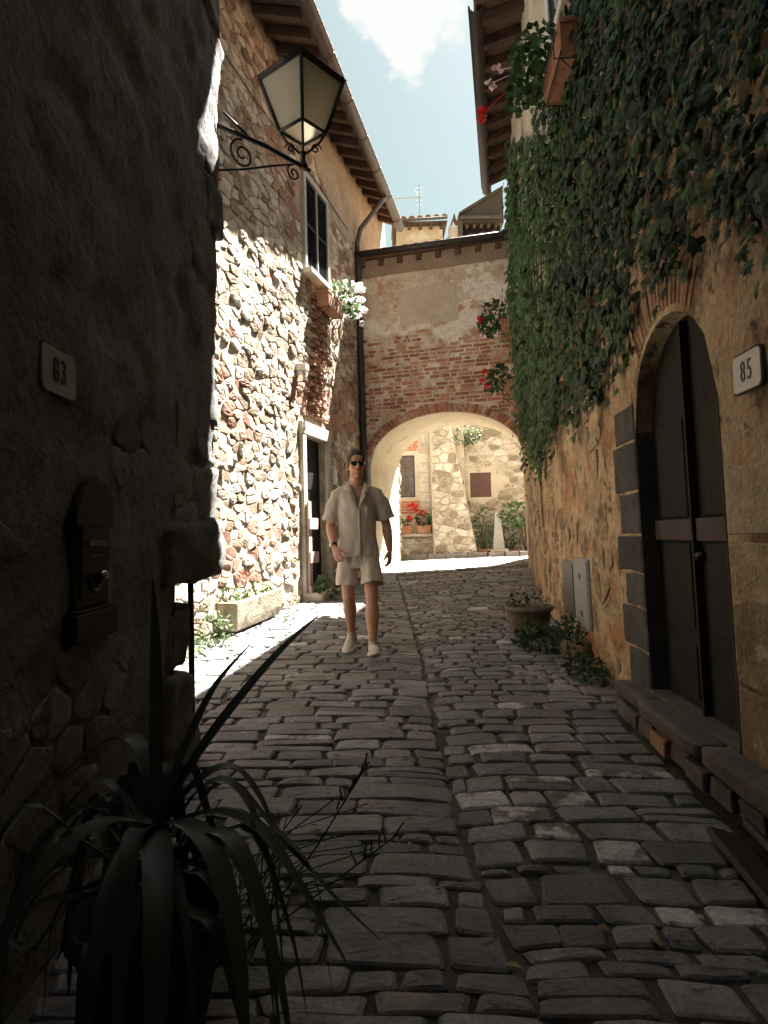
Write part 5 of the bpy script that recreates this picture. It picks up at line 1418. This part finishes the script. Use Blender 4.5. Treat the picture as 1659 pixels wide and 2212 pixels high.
LV = [([(0, 0, 0), (.12, .08, .20), (.30, .22, .42), (.44, .36, .545)], .036), ([(0, 0, 0), (.07, .05, .2), (.14, .12, .36), (.24, .2, .48)], .026),
      ([(0, 0, 0), (-.005, .02, .25), (-.01, .04, .5), (-.02, .05, .70)], .024), ([(0, 0, 0), (-.04, .05, .16), (-.14, .1, .225), (-.30, .05, .12), (-.42, 0, -.12)], .030),
      ([(0, 0, 0), (.10, .06, .10), (.19, .10, .125), (.27, .08, .05), (.32, .06, -.05)], .030), ([(0, 0, 0), (-.10, -.12, .06), (-.20, -.26, .0), (-.27, -.36, -.20), (-.29, -.40, -.42)], .038),
      ([(0, 0, 0), (.05, -.15, .02), (.10, -.30, -.06), (.12, -.38, -.28), (.115, -.40, -.52)], .042), ([(0, 0, 0), (.12, -.12, .05), (.22, -.22, .0), (.29, -.3, -.2), (.31, -.33, -.48)], .038),
      ([(0, 0, 0), (.16, -.02, .04), (.30, -.05, .0), (.42, -.1, -.14), (.55, -.16, -.32)], .028), ([(0, 0, 0), (-.02, -.15, 0), (-.04, -.26, -.10), (-.06, -.32, -.3), (-.07, -.34, -.55)], .036),
      ([(0, 0, 0), (-.16, .0, .06), (-.28, -.05, .02), (-.36, -.1, -.16), (-.38, -.14, -.36)], .030), ([(0, 0, 0), (.2, .05, .02), (.36, .06, -.1), (.5, .04, -.24), (.62, .0, -.33)], .020)]
for k, (pts, w) in enumerate(LV): strap([y0 + Vector(p) for p in pts], w, .45 + .04 * (k % 5))
for k in range(34):
    a = yr.uniform(0, 2 * math.pi); ln = yr.uniform(.3, .55); up = yr.uniform(-.12, .14); ca, sa = math.cos(a), math.sin(a) * .8
    strap([y0 - Vector((0, 0, yr.uniform(.0, .22))) + Vector((ca * ln * f, sa * ln * f - (.05 * f), z)) for (f, z) in ((0, 0), (.35, .08 + up), (.65, .02 + up), (.88, -.16 + up * .5), (.98, -.38))], yr.uniform(.016, .030), yr.uniform(.1, .8))
tw = thing('dry_grass', 'thin dark grass stems beside the yucca leaning over the cobbles', 'grass', (-.55, 2.35, .15))
m = MB()
for k in range(24):
    b0 = Vector((yr.uniform(-.66, -.42), yr.uniform(2.1, 2.6), .15)); d = Vector((yr.uniform(-.05, .38), yr.uniform(-.15, .2), yr.uniform(.22, .5)))
    m.tube([b0, b0 + d * .5 + Vector((0, 0, .05)), b0 + d + Vector((d.x * .5, 0, -.06))], .0022, 4)
for e in (Vector((.42, .25, .52)), Vector((.52, .1, .32))):
    b0 = Vector((-.5, 2.3, .15)); m.tube([b0, b0 + e * .5 + Vector((.03, 0, .02)), b0 + e], .0032, 5)
    for j in range(6): q = b0 + e * (.72 + .05 * j); m.tube([q, q + Vector((yr.uniform(-.02, .04), 0, .05))], .003, 4)
m.build('stem', M_dkweed, tw)

# ------------------------------------------------------------------ the court
def planter(x, y, z, w, label, seed, reds, fol=.2):
    rg = random.Random(seed); root = thing('planter', label, 'planter', (x, y, z), 'terracotta planters on the ledge')
    V = []
    for (s, h) in ((.88, 0), (1, .17), (1.05, .17), (1.05, .20), (.93, .20), (.9, .16)):
        for (a, b) in ((-1, -1), (1, -1), (1, 1), (-1, 1)): V.append((x + a * w / 2 * s, y + b * .09 * s, z + h))
    F = [(3, 2, 1, 0)] + [(r * 4 + k, r * 4 + (k + 1) % 4, (r + 1) * 4 + (k + 1) % 4, (r + 1) * 4 + k) for r in range(5) for k in range(4)]
    MB().add(V, F).build('body', M_terra, root, bevel=.006); MB().add(V[20:24], [(0, 1, 2, 3)]).build('soil', M_soil, root)
    m = MB(); foliage(m, (x, y, z + .20 + fol * .5), (w * .45, .11, fol * .8), int(420 * fol), .07, 'round', rg); m.build('foliage', M_ger, root, tint=True)
    for q in reds:
        f = MB(); P = Vector((x, y, z + .2)) + Vector(q); stalk(f, (x + q[0] * .3, y, z + .2), P, .005); blossom(f, P, .07, rg, 14); f.build('blossom', M_red, root)
planter(.50, 17.22, 1.54, .38, 'terracotta planter with sparse leaves, left of the two on the court ledge', 1, [(.14, 0, .18), (.20, 0, .48)], .10)
planter(.98, 17.22, 1.54, .38, 'terracotta planter with bushy geranium, right of the two on the court ledge', 2, [(-.02, 0, .30), (-.16, -.02, .44)], .24)
ln_ = thing('small_lantern', 'small black lantern standing on the court ledge', 'lantern', (1.25, 17.2, 1.54))
MB().box((1.25, 17.2, 1.63), (.13, .13, .18)).build('body', M_iron, ln_, bevel=.01); MB().box((1.25, 17.13, 1.64), (.07, .01, .09)).build('pane', M_frost, ln_)
ob = thing('stone_obelisk', 'pale tapering stone post on a low slab in the court', 'post', (2.86, 17.3, 1.0))
MB().box((2.86, 17.3, 1.56), (.30, .30, .92), taper=.45).build('shaft', mat('pale_stone_post', [(.34, .34, .33), (.44, .44, .42)], scale=4, bump=.3, rough=.85, patch=[((.3, .25, .2), 3, .56, .66)]), ob, bevel=.012)
MB().box((2.86, 17.3, 1.03), (.46, .42, .14)).build('slab', M_dress, ob, bevel=.015)
rp = thing('round_pot', 'terracotta pot under the shrub beside the obelisk', 'pot', (2.45, 17.2, .93))
m = MB(); m.lathe((2.45, 17.2, .92), [(.13, 0), (.19, .14), (.21, .14), (.21, .18), (.18, .18), (.17, .14)], 18); m.build('body', M_terra, rp, True)
rp2 = thing('round_pot', 'low terracotta bowl right of the obelisk', 'pot', (3.32, 17.3, .93))
m = MB(); m.lathe((3.3, 17.3, .94), [(.11, 0), (.17, .09), (.185, .09), (.185, .12), (.16, .12), (.15, .09)], 18); m.build('body', M_terra, rp2, True)
def shrub(label, c, rad, n, size, kind, m_, seed, base):
    rg = random.Random(seed); root = thing('shrub', label, 'shrub', base); m = MB(); foliage(m, c, rad, n, size, kind, rg, .7); m.build('foliage', m_, root, tint=True)
    s = MB()
    for k in range(7):
        q = Vector(c) + Vector((rg.uniform(-.6, .6) * rad[0], rg.uniform(-.5, .5) * rad[1], rg.uniform(-.4, .5) * rad[2])); s.tube([base, Vector(base).lerp(q, .5) + rv(rg, .05), q], .012, 5)
    s.build('branch', M_stem, root, True)
shrub('leafy shrub growing from a pot between buttress and obelisk', (2.50, 17.25, 1.62), (.26, .2, .52), 420, .075, 'lance', M_ger, 21, (2.45, 17.2, 1.05))
shrub('broad leaved bush lit from behind at the right side of the court', (3.35, 17.0, 1.95), (.42, .3, .28), 230, .15, 'lance', M_weed, 22, (3.55, 17.2, .95))
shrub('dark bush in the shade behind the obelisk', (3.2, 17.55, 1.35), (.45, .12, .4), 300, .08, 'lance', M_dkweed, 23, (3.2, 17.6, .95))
shrub('sunlit tuft hanging high on the court wall by the buttress', (2.22, 17.45, 4.0), (.34, .2, .22), 230, .09, 'lance', M_weed, 24, (2.2, 17.7, 3.8))
er = random.Random(31)
for k in range(6):
    zz = 1.2 + k * .52; xx = bx1(zz) + .02
    weeds(('tiny weed low on the buttress edge', 'small weed on the buttress edge by the obelisk', 'weed on the buttress edge beside the hatch bottom', 'weed on the buttress edge level with the hatch', 'weed on the buttress edge above the hatch', 'weed near the top of the buttress edge')[k],
          (xx, CY - .62 + .08 * k, zz - .05), (.06, .06, .08), 22, .055, M_weed, 40 + k, nst=2)
lt = MB(); lr = random.Random(9)
for k in range(60):
    x, y = lr.uniform(-.9, 1.6), lr.uniform(1.8, 8)
    put_leaf(lt, 'lance', (x, y, ground_z(x, y) + .036), (lr.uniform(-1, 1), lr.uniform(-1, 1), .1), (lr.uniform(-.4, .4), lr.uniform(-.4, .4), 1), lr.uniform(.03, .06), lr.random())
o = lt.build('fallen_leaves', mat('dry_leaf', [(.18, .11, .05), (.30, .20, .10), (.42, .33, .2)], bump=0, tint=.7), None, tint=True)
o['kind'] = 'stuff'
# ================================================================== the man walking up the lane
def remeshed(mb, name, m, parent, voxel, smooth_it, origin, post=None, disp=None):
    """closed shapes fused into one continuous skin"""
    me = bpy.data.meshes.new(name); me.from_pydata([tuple(v) for v in mb.v], [], mb.f); me.update()
    o = bpy.data.objects.new(name, me); COL.objects.link(o)
    r = o.modifiers.new('fuse', 'REMESH'); r.mode = 'VOXEL'; r.voxel_size = voxel
    s = o.modifiers.new('soften', 'SMOOTH'); s.factor = .5; s.iterations = smooth_it
    bpy.context.view_layer.update()
    dg = bpy.context.evaluated_depsgraph_get()
    new = bpy.data.meshes.new_from_object(o.evaluated_get(dg)); bpy.data.objects.remove(o)
    bm = bmesh.new(); bm.from_mesh(new)
    bmesh.ops.recalc_face_normals(bm, faces=bm.faces)
    if disp:
        bm.normal_update()
        offs = [(v, v.normal * disp(v.co)) for v in bm.verts]
        for v, d in offs: v.co += d
    if post:
        kill = [f for f in bm.faces if post(f.calc_center_median(), f.normal)]
        bmesh.ops.delete(bm, geom=kill, context='FACES')
    for v in bm.verts: v.co -= Vector(origin)
    for f in bm.faces: f.smooth = True
    bm.to_mesh(new); bm.free(); new.name = name; new.materials.clear()
    p = wloc(parent) if parent is not None else Vector((0, 0, 0))
    return link_mesh(name, new, m, parent, Vector(origin) - p)

PX, PY = -.245, 6.25
PZ = ground_z(PX, PY) + .03
def W(x, y, z): return Vector((PX + x, PY + y, PZ + z))
M_skin = mat('tanned_skin', [(.46, .24, .155), (.53, .285, .185), (.58, .33, .22)], scale=14, rough=.5, bump=.06, bscale=120, bdist=.003, speck=.08, spec=.35, sss=.15)
M_shirt = mat('beige_linen', [(.44, .395, .335), (.50, .45, .385), (.54, .495, .43)], scale=16, rough=.92, bump=.35, bscale=210, bdist=.003, speck=.09, spec=.15)
M_short = mat('sand_linen', [(.51, .455, .38), (.57, .51, .43), (.61, .55, .47)], scale=14, rough=.92, bump=.35, bscale=190, bdist=.003, speck=.09, spec=.15)
M_hair = mat('greying_dark_hair', [(.022, .016, .012), (.05, .04, .034), (.13, .12, .11)], scale=26, rough=.6, bump=.9, bscale=110, bdist=.008, speck=.35, stretch=(1, 1, .35))
M_black = mat('glossy_black', [(.006, .006, .006), (.009, .009, .009)], bump=0, rough=.12, speck=0, spec=.6)

# --- skeleton (x to the picture's right, y away from the camera, z up)
HEAD_T = R(13)                           # head turned a little to his left
HC = Vector((0.0, -.035, 1.70))
def H(x, y, z):                          # head frame: origin between the ears
    c, s = math.cos(HEAD_T), math.sin(HEAD_T)
    z2 = z * math.cos(R(4)) - y * math.sin(R(4)); y2 = y * math.cos(R(4)) + z * math.sin(R(4))
    return W(HC.x + x * c - y2 * s, HC.y + x * s + y2 * c, HC.z + z2)
hip = ((-.095, .0, .93), (.095, .0, .93))
knee = ((-.096, .0, .520), (.118, -.15, .520))
ank = ((-.092, .27, .150), (.118, -.24, .105))
sho = ((-.178, .0, 1.455), (.178, .0, 1.455))
elb = ((-.250, .03, 1.165), (.262, .06, 1.175))
wri = ((-.205, -.135, .965), (.290, .02, .925))

b = MB()
def lf(pts, rad, n=14, ref=None): b.loft([W(*p) for p in pts], rad, n, True, ref=ref)
# torso and neck (under the clothes), pelvis
b.loft([W(0, .01, z) for z in (.84, .93, 1.05, 1.2, 1.33, 1.43, 1.50, 1.535)], [(.13, .09), (.14, .095), (.13, .09), (.138, .094), (.15, .102), (.145, .092), (.10, .07), (.06, .06)], 20)
b.loft([W(0, .015, 1.46), W(0, .0, 1.54), W(.002, -.01, 1.60), W(.004, -.015, 1.68)], [(.076, .070), (.059, .062), (.055, .061), (.056, .064)], 16)
for s in (-1, 1): b.loft([W(s * .03, .02, 1.53), W(s * .09, .02, 1.495), W(s * .150, .01, 1.445)], [.036, .036, .036], 10)
# arms
for i in (0, 1):
    S, E, Q = Vector(sho[i]), Vector(elb[i]), Vector(wri[i])
    lf([S, S.lerp(E, .35), S.lerp(E, .75), E, E.lerp(Q, .25), E.lerp(Q, .6), E.lerp(Q, .88), Q], [.045, .047, .044, .042, .047, .039, .029, .0265], 12)
# legs
for i in (0, 1):
    Hp, K, A = Vector(hip[i]), Vector(knee[i]), Vector(ank[i])
    cb_ = Vector((0, .022, 0))
    lf([Hp, Hp.lerp(K, .4), Hp.lerp(K, .8), K, K.lerp(A, .12) + cb_ * .4, K.lerp(A, .33) + cb_, K.lerp(A, .6) + cb_ * .5, K.lerp(A, .85), A, A + Vector((0, 0, -.05))],
       [.088, .082, .064, .058, .055, .065, .051, .037, .038, .04], 14)
    b.ell(W(*(K + Vector((0, -.030, .005)))), (.034, .026, .042))
    b.loft([W(*(A + Vector((0, .03, -.03)))), W(*(A + Vector((0, -.10, -.06))))], [.036, .03], 10)
# hands: a palm and five fingers, loosely curled
def hand(i, d_palm, nor, thumb_side, curl, scale=1.0):
    Q = Vector(wri[i]); f = Vector(d_palm).normalized(); n_ = Vector(nor); n_ = (n_ - f * n_.dot(f)).normalized(); s = f.cross(n_).normalized() * thumb_side
    P = lambda a, c, e: W(*(Q + (f * a + s * c + n_ * e) * scale))
    b.loft([P(-.01, 0, 0), P(.025, 0, 0), P(.06, .002, .003), P(.092, .0, .004)], [(.025, .020), (.034, .019), (.041, .0175), (.039, .014)], 12, True, ref=s)
    for k, (off, ln) in enumerate(((.030, .070), (.0105, .078), (-.0105, .073), (-.030, .058))):
        a0 = .086 - abs(off) * .12; pth = [P(a0 - .015, off, .004)]; an = curl * .35; pos = Vector((a0, off * 1.08, .004)); pth.append(P(*pos))
        for q in range(3):
            st_ = ln * (.44, .31, .25)[q]; pos = pos + Vector((st_ * math.cos(an), off * .05, -st_ * math.sin(an))); pth.append(P(*pos)); an += curl * (.9 + .1 * k)
        b.loft(pth, [.0098, .0098, .0092, .0084, .0072], 9)
    b.loft([P(.015, .022, -.002), P(.040, .043, -.010), P(.066, .054, -.018), P(.090, .056, -.026)], [.015, .0135, .0115, .009], 9)
hand(0, (.36, -.42, -.80), (-.55, -.75, .15), -1, .55)
hand(1, (-.10, -.06, -1.0), (.90, -.35, .0), 1, .50)
# head
def eh(c, r): b.ell(H(*c), r, 16, 12, (0, 0, HEAD_T))
eh((0, .022, .055), (.0745, .094, .082)); eh((0, -.012, .0), (.066, .080, .088)); eh((0, -.030, -.055), (.054, .060, .048)); eh((0, -.063, -.083), (.027, .024, .021))
eh((-.036, -.030, -.062), (.026, .04, .026)); eh((.036, -.030, -.062), (.026, .04, .026))
eh((-.036, -.070, .0), (.026, .018, .02)); eh((.036, -.070, .0), (.026, .018, .02)); eh((0, -.082, .040), (.046, .014, .012)); eh((0, -.068, .065), (.056, .028, .034))
b.loft([H(0, -.086, .030), H(0, -.098, .012), H(0, -.112, -.010), H(0, -.108, -.022)], [.010, .011, .014, .009], 10)
eh((-.013, -.098, -.020), (.009, .010, .007)); eh((.013, -.098, -.020), (.009, .010, .007))
eh((0, -.092, -.0465), (.025, .011, .0065)); eh((0, -.090, -.0575), (.022, .011, .0075))
for s in (-1, 1):
    b.ell(H(s * .076, .020, .0), (.009, .020, .032), 12, 8, (0, 0, HEAD_T + s * R(14)))
person = remeshed(b, 'person', M_skin, None, .0055, 6, W(0, 0, -.02))
tag(person, 'man in beige linen shirt and shorts walking with dark sunglasses and grey trainers', 'person')

# --- hair: short, greying at the sides
b2 = MB()
def hh(c, r): b2.ell(H(*c), r, 16, 12, (0, 0, HEAD_T))
hh((0, .034, .066), (.0800, .092, .082)); hh((0, .005, .112), (.062, .078, .042)); hh((0, -.045, .118), (.050, .036, .026)); hh((-.052, -.028, .080), (.026, .036, .030)); hh((.052, -.028, .080), (.026, .036, .030)); hh((0, -.062, .104), (.046, .022, .014)); hh((-.02, -.05, .128), (.03, .03, .02)); hh((.02, -.03, .135), (.035, .035, .02))
for s in (-1, 1): hh((s * .070, .020, .045), (.011, .045, .045)); hh((s * .072, .0, .018), (.007, .013, .028))
def hair_cut(c, n):
    l = c - W(*HC); cc, ss = math.cos(-HEAD_T), math.sin(-HEAD_T); x = l.x * cc - l.y * ss; y = l.x * ss + l.y * cc
    return False
remeshed(b2, 'hair', M_hair, person, .006, 3, W(0, 0, 1.74), None, lambda co: .006 * nz(co.x * 60, co.y * 60, co.z * 40) + .003 * nz(co.x * 160, co.y * 160, co.z * 60))
M_grey = mat('grey_side_hair', [(.14, .13, .12), (.24, .23, .215)], scale=30, rough=.7, bump=.8, bscale=120, bdist=.006, speck=.4)
for s in (-1, 1):
    f = MB(); f.ell(H(s * .0775, .012, .048), (.008, .040, .032), 12, 8, (0, 0, HEAD_T)); f.ell(H(s * .0745, -.008, .022), (.0065, .014, .026), 12, 8, (0, 0, HEAD_T)); remeshed(f, 'side_hair', M_grey, person, .005, 2, H(s * .077, .01, .04), None, lambda co: .003 * nz(co.x * 120, co.y * 120, co.z * 60))
lp = MB(); lp.ell(H(0, -.1015, -.0505), (.019, .003, .0075), 12, 8, (0, 0, HEAD_T)); lp.build('lips', mat('lip_skin', [(.36, .13, .10), (.40, .16, .12)], bump=0, rough=.5, speck=.05), person, True)
# --- sunglasses
g = MB()
for s in (-1, 1):
    pts = [(s * .008, -.101, .033), (s * .057, -.088, .036), (s * .060, -.085, .018), (s * .050, -.092, -.004), (s * .022, -.101, -.006), (s * .011, -.104, .010)]
    q = [H(*p) for p in pts]; g.prism(q, (H(0, .007, 0) - H(0, 0, 0)))
    g.prism([H(s * .057, -.090, .036), H(s * .057, -.090, .020), H(s * .079, -.02, .022), H(s * .079, .02, .018), H(s * .079, .02, .026), H(s * .079, -.02, .034)], (H(s * .004, 0, 0) - H(0, 0, 0)))
g.prism([H(-.012, -.107, .031), H(.012, -.107, .031), H(.009, -.110, .018), H(-.009, -.110, .018)], (H(0, .007, 0) - H(0, 0, 0)))
g.build('sunglasses', M_black, person, False, bevel=.0015)

# --- shirt: body and sleeves fused, then opened at neck, hem and cuffs
b3 = MB()
b3.loft([W(x, y, z) for (x, y, z) in ((0, .0, .875), (0, .004, .945), (0, .012, 1.06), (0, .01, 1.18), (0, .008, 1.30), (0, .01, 1.40), (0, .012, 1.47), (0, .012, 1.525), (0, .008, 1.56))],
        [(.200, .172), (.192, .156), (.174, .130), (.170, .124), (.178, .128), (.184, .124), (.168, .108), (.114, .088), (.078, .078)], 28)
cuff = []
for i, s in ((0, -1), (1, 1)):
    S, E = Vector(sho[i]), Vector(elb[i]); out = Vector((s * .014, 0, 0)); end = S.lerp(E, .84) + out
    b3.loft([W(*p) for p in (S + Vector((-s * .085, 0, .022)), S + Vector((-s * .008, 0, -.012)), S.lerp(E, .35) + out * .7, S.lerp(E, .7) + out, end)], [(.050, .062), (.058, .068), (.064, .073), (.068, .077), (.071, .081)], 18)
    cuff.append((W(*end), (E - S).normalized()))
def fold(co):
    l = co - W(0, 0, 0)
    a = .007 * nz(l.x * 5 + 3, l.y * 5, l.z * 4.5) + .005 * nz(l.x * 16, l.y * 14, l.z * 9 + 5)
    sl = smoothstep(.17, .24, abs(l.x)); a += .007 * sl * math.sin(l.z * 52 + 8 * nz(l.x * 9, l.y * 9, 2)) * .5
    lowf = 1 - smoothstep(.9, 1.12, l.z); a += .006 * lowf * math.sin(l.x * 55 + 3 * nz(l.x * 4, l.y * 8, l.z * 3))
    a += .007 * smoothstep(1.0, 1.4, l.z) * math.sin((l.x * .8 + l.z) * 34 + 4 * nz(l.x * 7, 1, l.z * 7)) * (1 - sl) * .7
    return a
VB, VT = 1.315, 1.54
def shirt_open(c, n):
    l = c - W(0, 0, 0)
    if l.z < .885 and n.z < -.35: return True
    if l.z > 1.535 and abs(l.x) < .085: return True
    if l.y < .0 and VB < l.z and abs(l.x - .012) < (l.z - VB) / (VT - VB) * .066: return True
    for (p, d) in cuff:
        if (c - p).dot(d) > -.012 and n.dot(d) > .5 and (c - p).length < .12: return True
    return False
shirt = remeshed(b3, 'shirt', M_shirt, person, .009, 3, W(0, .01, .9), shirt_open, fold)
shirt.modifiers.new('cloth', 'SOLIDIFY').thickness = .0035
shirt.modifiers['cloth'].offset = -1
shv = [v.co + shirt.location + person.location for v in shirt.data.vertices]
tree = BVHTree.FromPolygons([tuple(v) for v in shv], [tuple(p.vertices) for p in shirt.data.polygons])
def front(x, z, off=.003, yy=-1):
    h = tree.ray_cast(W(x, -.6, z), Vector((0, 1, 0)))
    return (h[0] + Vector((0, -off, 0))) if h[0] is not None else None
def patch(pts_rows, name, thick=.003):
    """a strip of cloth laid on the shirt front: rows of (x, z)"""
    V, F = [], []; nn = len(pts_rows[0]); last = -.12
    for row in pts_rows:
        for (x, z, o_) in row:
            p = front(x, z, o_)
            if p is None: p = W(x, last, z)
            else: last = p.y - PY
            V.append(p)
    for r in range(len(pts_rows) - 1):
        for k in range(nn - 1): F.append((r * nn + k, r * nn + k + 1, (r + 1) * nn + k + 1, (r + 1) * nn + k))
    o = raw(name, V, F, M_shirt, person, True); m_ = o.modifiers.new('cloth', 'SOLIDIFY'); m_.thickness = thick; m_.offset = 1
    return o
patch([[(.010 - .003, z, .001), (.010 + .012, z, .003), (.010 + .026, z, .004)] for z in [.90 + .0276 * k for k in range(16)]], 'placket', .0015)
patch([[(x, z, .002) for x in (.075, .10, .13, .16)] for z in (1.215, 1.25, 1.29, 1.325)], 'pocket', .0015)
M_btn = mat('horn_button', [(.25, .2, .15), (.3, .25, .2)], bump=0, speck=.1)
for z in (1.28, 1.19, 1.10, 1.01):
    p = front(.026, z, .009)
    if p is not None: MB().ell(p, (.006, .003, .006), 8, 6).build('button', M_btn, person, True)
# collar: two wings folded open
for s in (-1, 1):
    c0 = .012
    top = [W(s * .072, .05, 1.566), W(s * .076, .0, 1.560), W(s * .070, -.045, 1.540), W(c0 + s * .050, -.085, 1.508), W(c0 + s * .034, -.117, 1.445)]
    low = [W(s * .100, .05, 1.532), W(s * .110, .0, 1.522), W(s * .116, -.055, 1.500), W(c0 + s * .098, -.108, 1.474), W(c0 + s * .080, -.132, 1.448)]
    V = []; F = []
    for a, c in zip(top, low):
        mid_ = (a + c) / 2 + Vector((s * .002, -.002, .003)); V += [a, mid_, c]
    for k in range(4): F += [(3 * k, 3 * k + 1, 3 * k + 4, 3 * k + 3), (3 * k + 1, 3 * k + 2, 3 * k + 5, 3 * k + 4)]
    o = raw('collar', V, F, M_shirt, person, True); m_ = o.modifiers.new('cloth', 'SOLIDIFY'); m_.thickness = .002; m_.offset = 0
    lap = [(c0 + s * .034, -.122, 1.447), (c0 + s * .070, -.137, 1.436), (c0 + s * .046, -.140, 1.385), (c0 + s * .004, -.139, VB + .004)]
    o = raw('lapel', [W(*p) for p in lap], [(0, 1, 2, 3)], M_shirt, person); m_ = o.modifiers.new('cloth', 'SOLIDIFY'); m_.thickness = .004; m_.offset = 0

# --- shorts
b4 = MB()
b4.loft([W(0, .01, z) for z in (.78, .86, .93, 1.0)], [(.164, .118), (.166, .118), (.158, .112), (.146, .104)], 24)
hems = []
for i, s in ((0, -1), (1, 1)):
    Hp, K = Vector(hip[i]), Vector(knee[i]); d = (K - Hp); e = Hp + d * .74 + Vector((s * .012, 0, 0))
    b4.loft([W(*p) for p in (Hp + Vector((0, 0, .03)), Hp + d * .3 + Vector((s * .006, 0, 0)), Hp + d * .55 + Vector((s * .010, .0, 0)), e)], [(.088, .104), (.092, .106), (.096, .108), (.101, .111)], 22)
    hems.append((W(*e), d.normalized()))
def sfold(co):
    l = co - W(0, 0, 0)
    return .006 * nz(l.x * 7, l.y * 7, l.z * 5 + 9) + .006 * math.sin(l.x * 62 + l.z * 9 + 4 * nz(l.x * 3, l.y * 5, l.z * 4)) * smoothstep(.95, .62, l.z) + .003 * nz(l.x * 20, l.y * 20, l.z * 12)
def short_open(c, n):
    for (p, d) in hems:
        if (c - p).dot(d) > -.010 and n.dot(d) > .5 and (c - p).length < .14: return True
    return False
sh4 = remeshed(b4, 'shorts', M_short, person, .009, 2, W(0, .01, .6), short_open, sfold); m_ = sh4.modifiers.new('cloth', 'SOLIDIFY'); m_.thickness = .003; m_.offset = -1
for s, ln in ((-.028, .085), (.022, .095)):
    f = MB(); f.tube([W(s, -.168, .895), W(s * 1.05, -.172, .87), W(s * 1.15, -.158, .915 - ln)], .0048, 6); f.tube([W(s * 1.15, -.158, .915 - ln), W(s * 1.15, -.157, .905 - ln)], .006, 6); f.build('drawstring', M_whitep, person, True)
# --- watch
Q, E = Vector(wri[0]), Vector(elb[0]); ax = (E - Q).normalized(); wc = Q + ax * .035
f = MB(); f.loft([W(*(wc - ax * .011)), W(*(wc + ax * .011))], [.0335, .0345], 16); f.build('watch_strap', M_black, person, True)
f = MB(); sd = Vector((-.80, -.6, .1)); sd = (sd - ax * sd.dot(ax)).normalized(); f.loft([W(*(wc + sd * .026)), W(*(wc + sd * .040))], [.022, .020], 16); f.build('watch_face', mat('pale_dial', [(.55, .54, .5), (.6, .6, .56)], bump=0, rough=.25, speck=0), person, True)
# --- trainers
M_shoe = mat('beige_suede', [(.50, .48, .44), (.60, .575, .53), (.66, .64, .60)], scale=30, rough=.9, bump=.25, bscale=90)
M_sole = mat('off_white_sole', [(.70, .68, .64), (.76, .745, .71)], scale=10, rough=.8, bump=.1)
def shoe(i, toe, pitch):
    A = Vector(ank[i]); d = Vector((toe[0], toe[1], 0)).normalized(); s = Vector((-d.y, d.x, 0))
    up = Vector((0, 0, 1)); ca, sa = math.cos(pitch), math.sin(pitch); f_ = d * ca + up * sa; u_ = up * ca - d * sa
    heel = A - d * .055; heel.z = A.z - .095
    P = lambda a, c, e: W(*(heel + f_ * (a * 1.10 - .015) + s * (c * 1.18) + u_ * (e * 1.12)))
    ol = [(.0, -.026), (.02, -.036), (.07, -.036), (.13, -.038), (.19, -.049), (.235, -.046), (.268, -.032), (.283, -.006), (.28, .016), (.255, .036), (.2, .044), (.13, .038), (.07, .036), (.02, .035), (.0, .026), (-.008, 0)]
    m = MB(); m.prism([P(a, c * 1.04, .0 + .012 * max(0, (a - .2) / .08) ** 2) for a, c in ol], u_ * .030); m.build('sole', M_sole, person, False, bevel=.006)
    m = MB()
    m.loft([P(.030, 0, .025), P(.032, 0, .075), P(.030, 0, .115)], [(.038, .040), (.037, .042), (.034, .040)], 14, ref=s)
    m.loft([P(.0, 0, .045), P(.06, 0, .055), P(.12, 0, .058), P(.18, -.002, .050), P(.235, -.002, .038), (P(.272, 0, .030))], [(.026, .030), (.038, .048), (.041, .044), (.046, .034), (.042, .026), (.022, .014)], 14, ref=s)
    m.loft([P(.04, 0, .10), P(.10, 0, .088), P(.16, 0, .07)], [(.026, .014), (.026, .014), (.028, .012)], 10, ref=s)
    up_ = remeshed(m, 'shoe', M_shoe, person, .006, 3, P(.12, 0, .01))
    m = MB()
    for k in range(5):
        a = .095 + .02 * k; e = .121 - .0085 * k - .0025 * k
        m.tube([P(a, -.030, e - .016), P(a + .006, 0, e), P(a, .030, e - .016)], .0045, 5)
    m.build('laces', M_whitep, person, True)
    for sd in (-1, 1):
        m = MB(); m.tube([P(.06, sd * .041, .088), P(.10, sd * .047, .058), P(.14, sd * .050, .036)], .006, 5); m.build('stripe', mat('grey_stripe', [(.07, .07, .07), (.10, .10, .10)], bump=0), person, True)
shoe(0, (-.16, -1), R(-14)); shoe(1, (.16, -1), R(9))
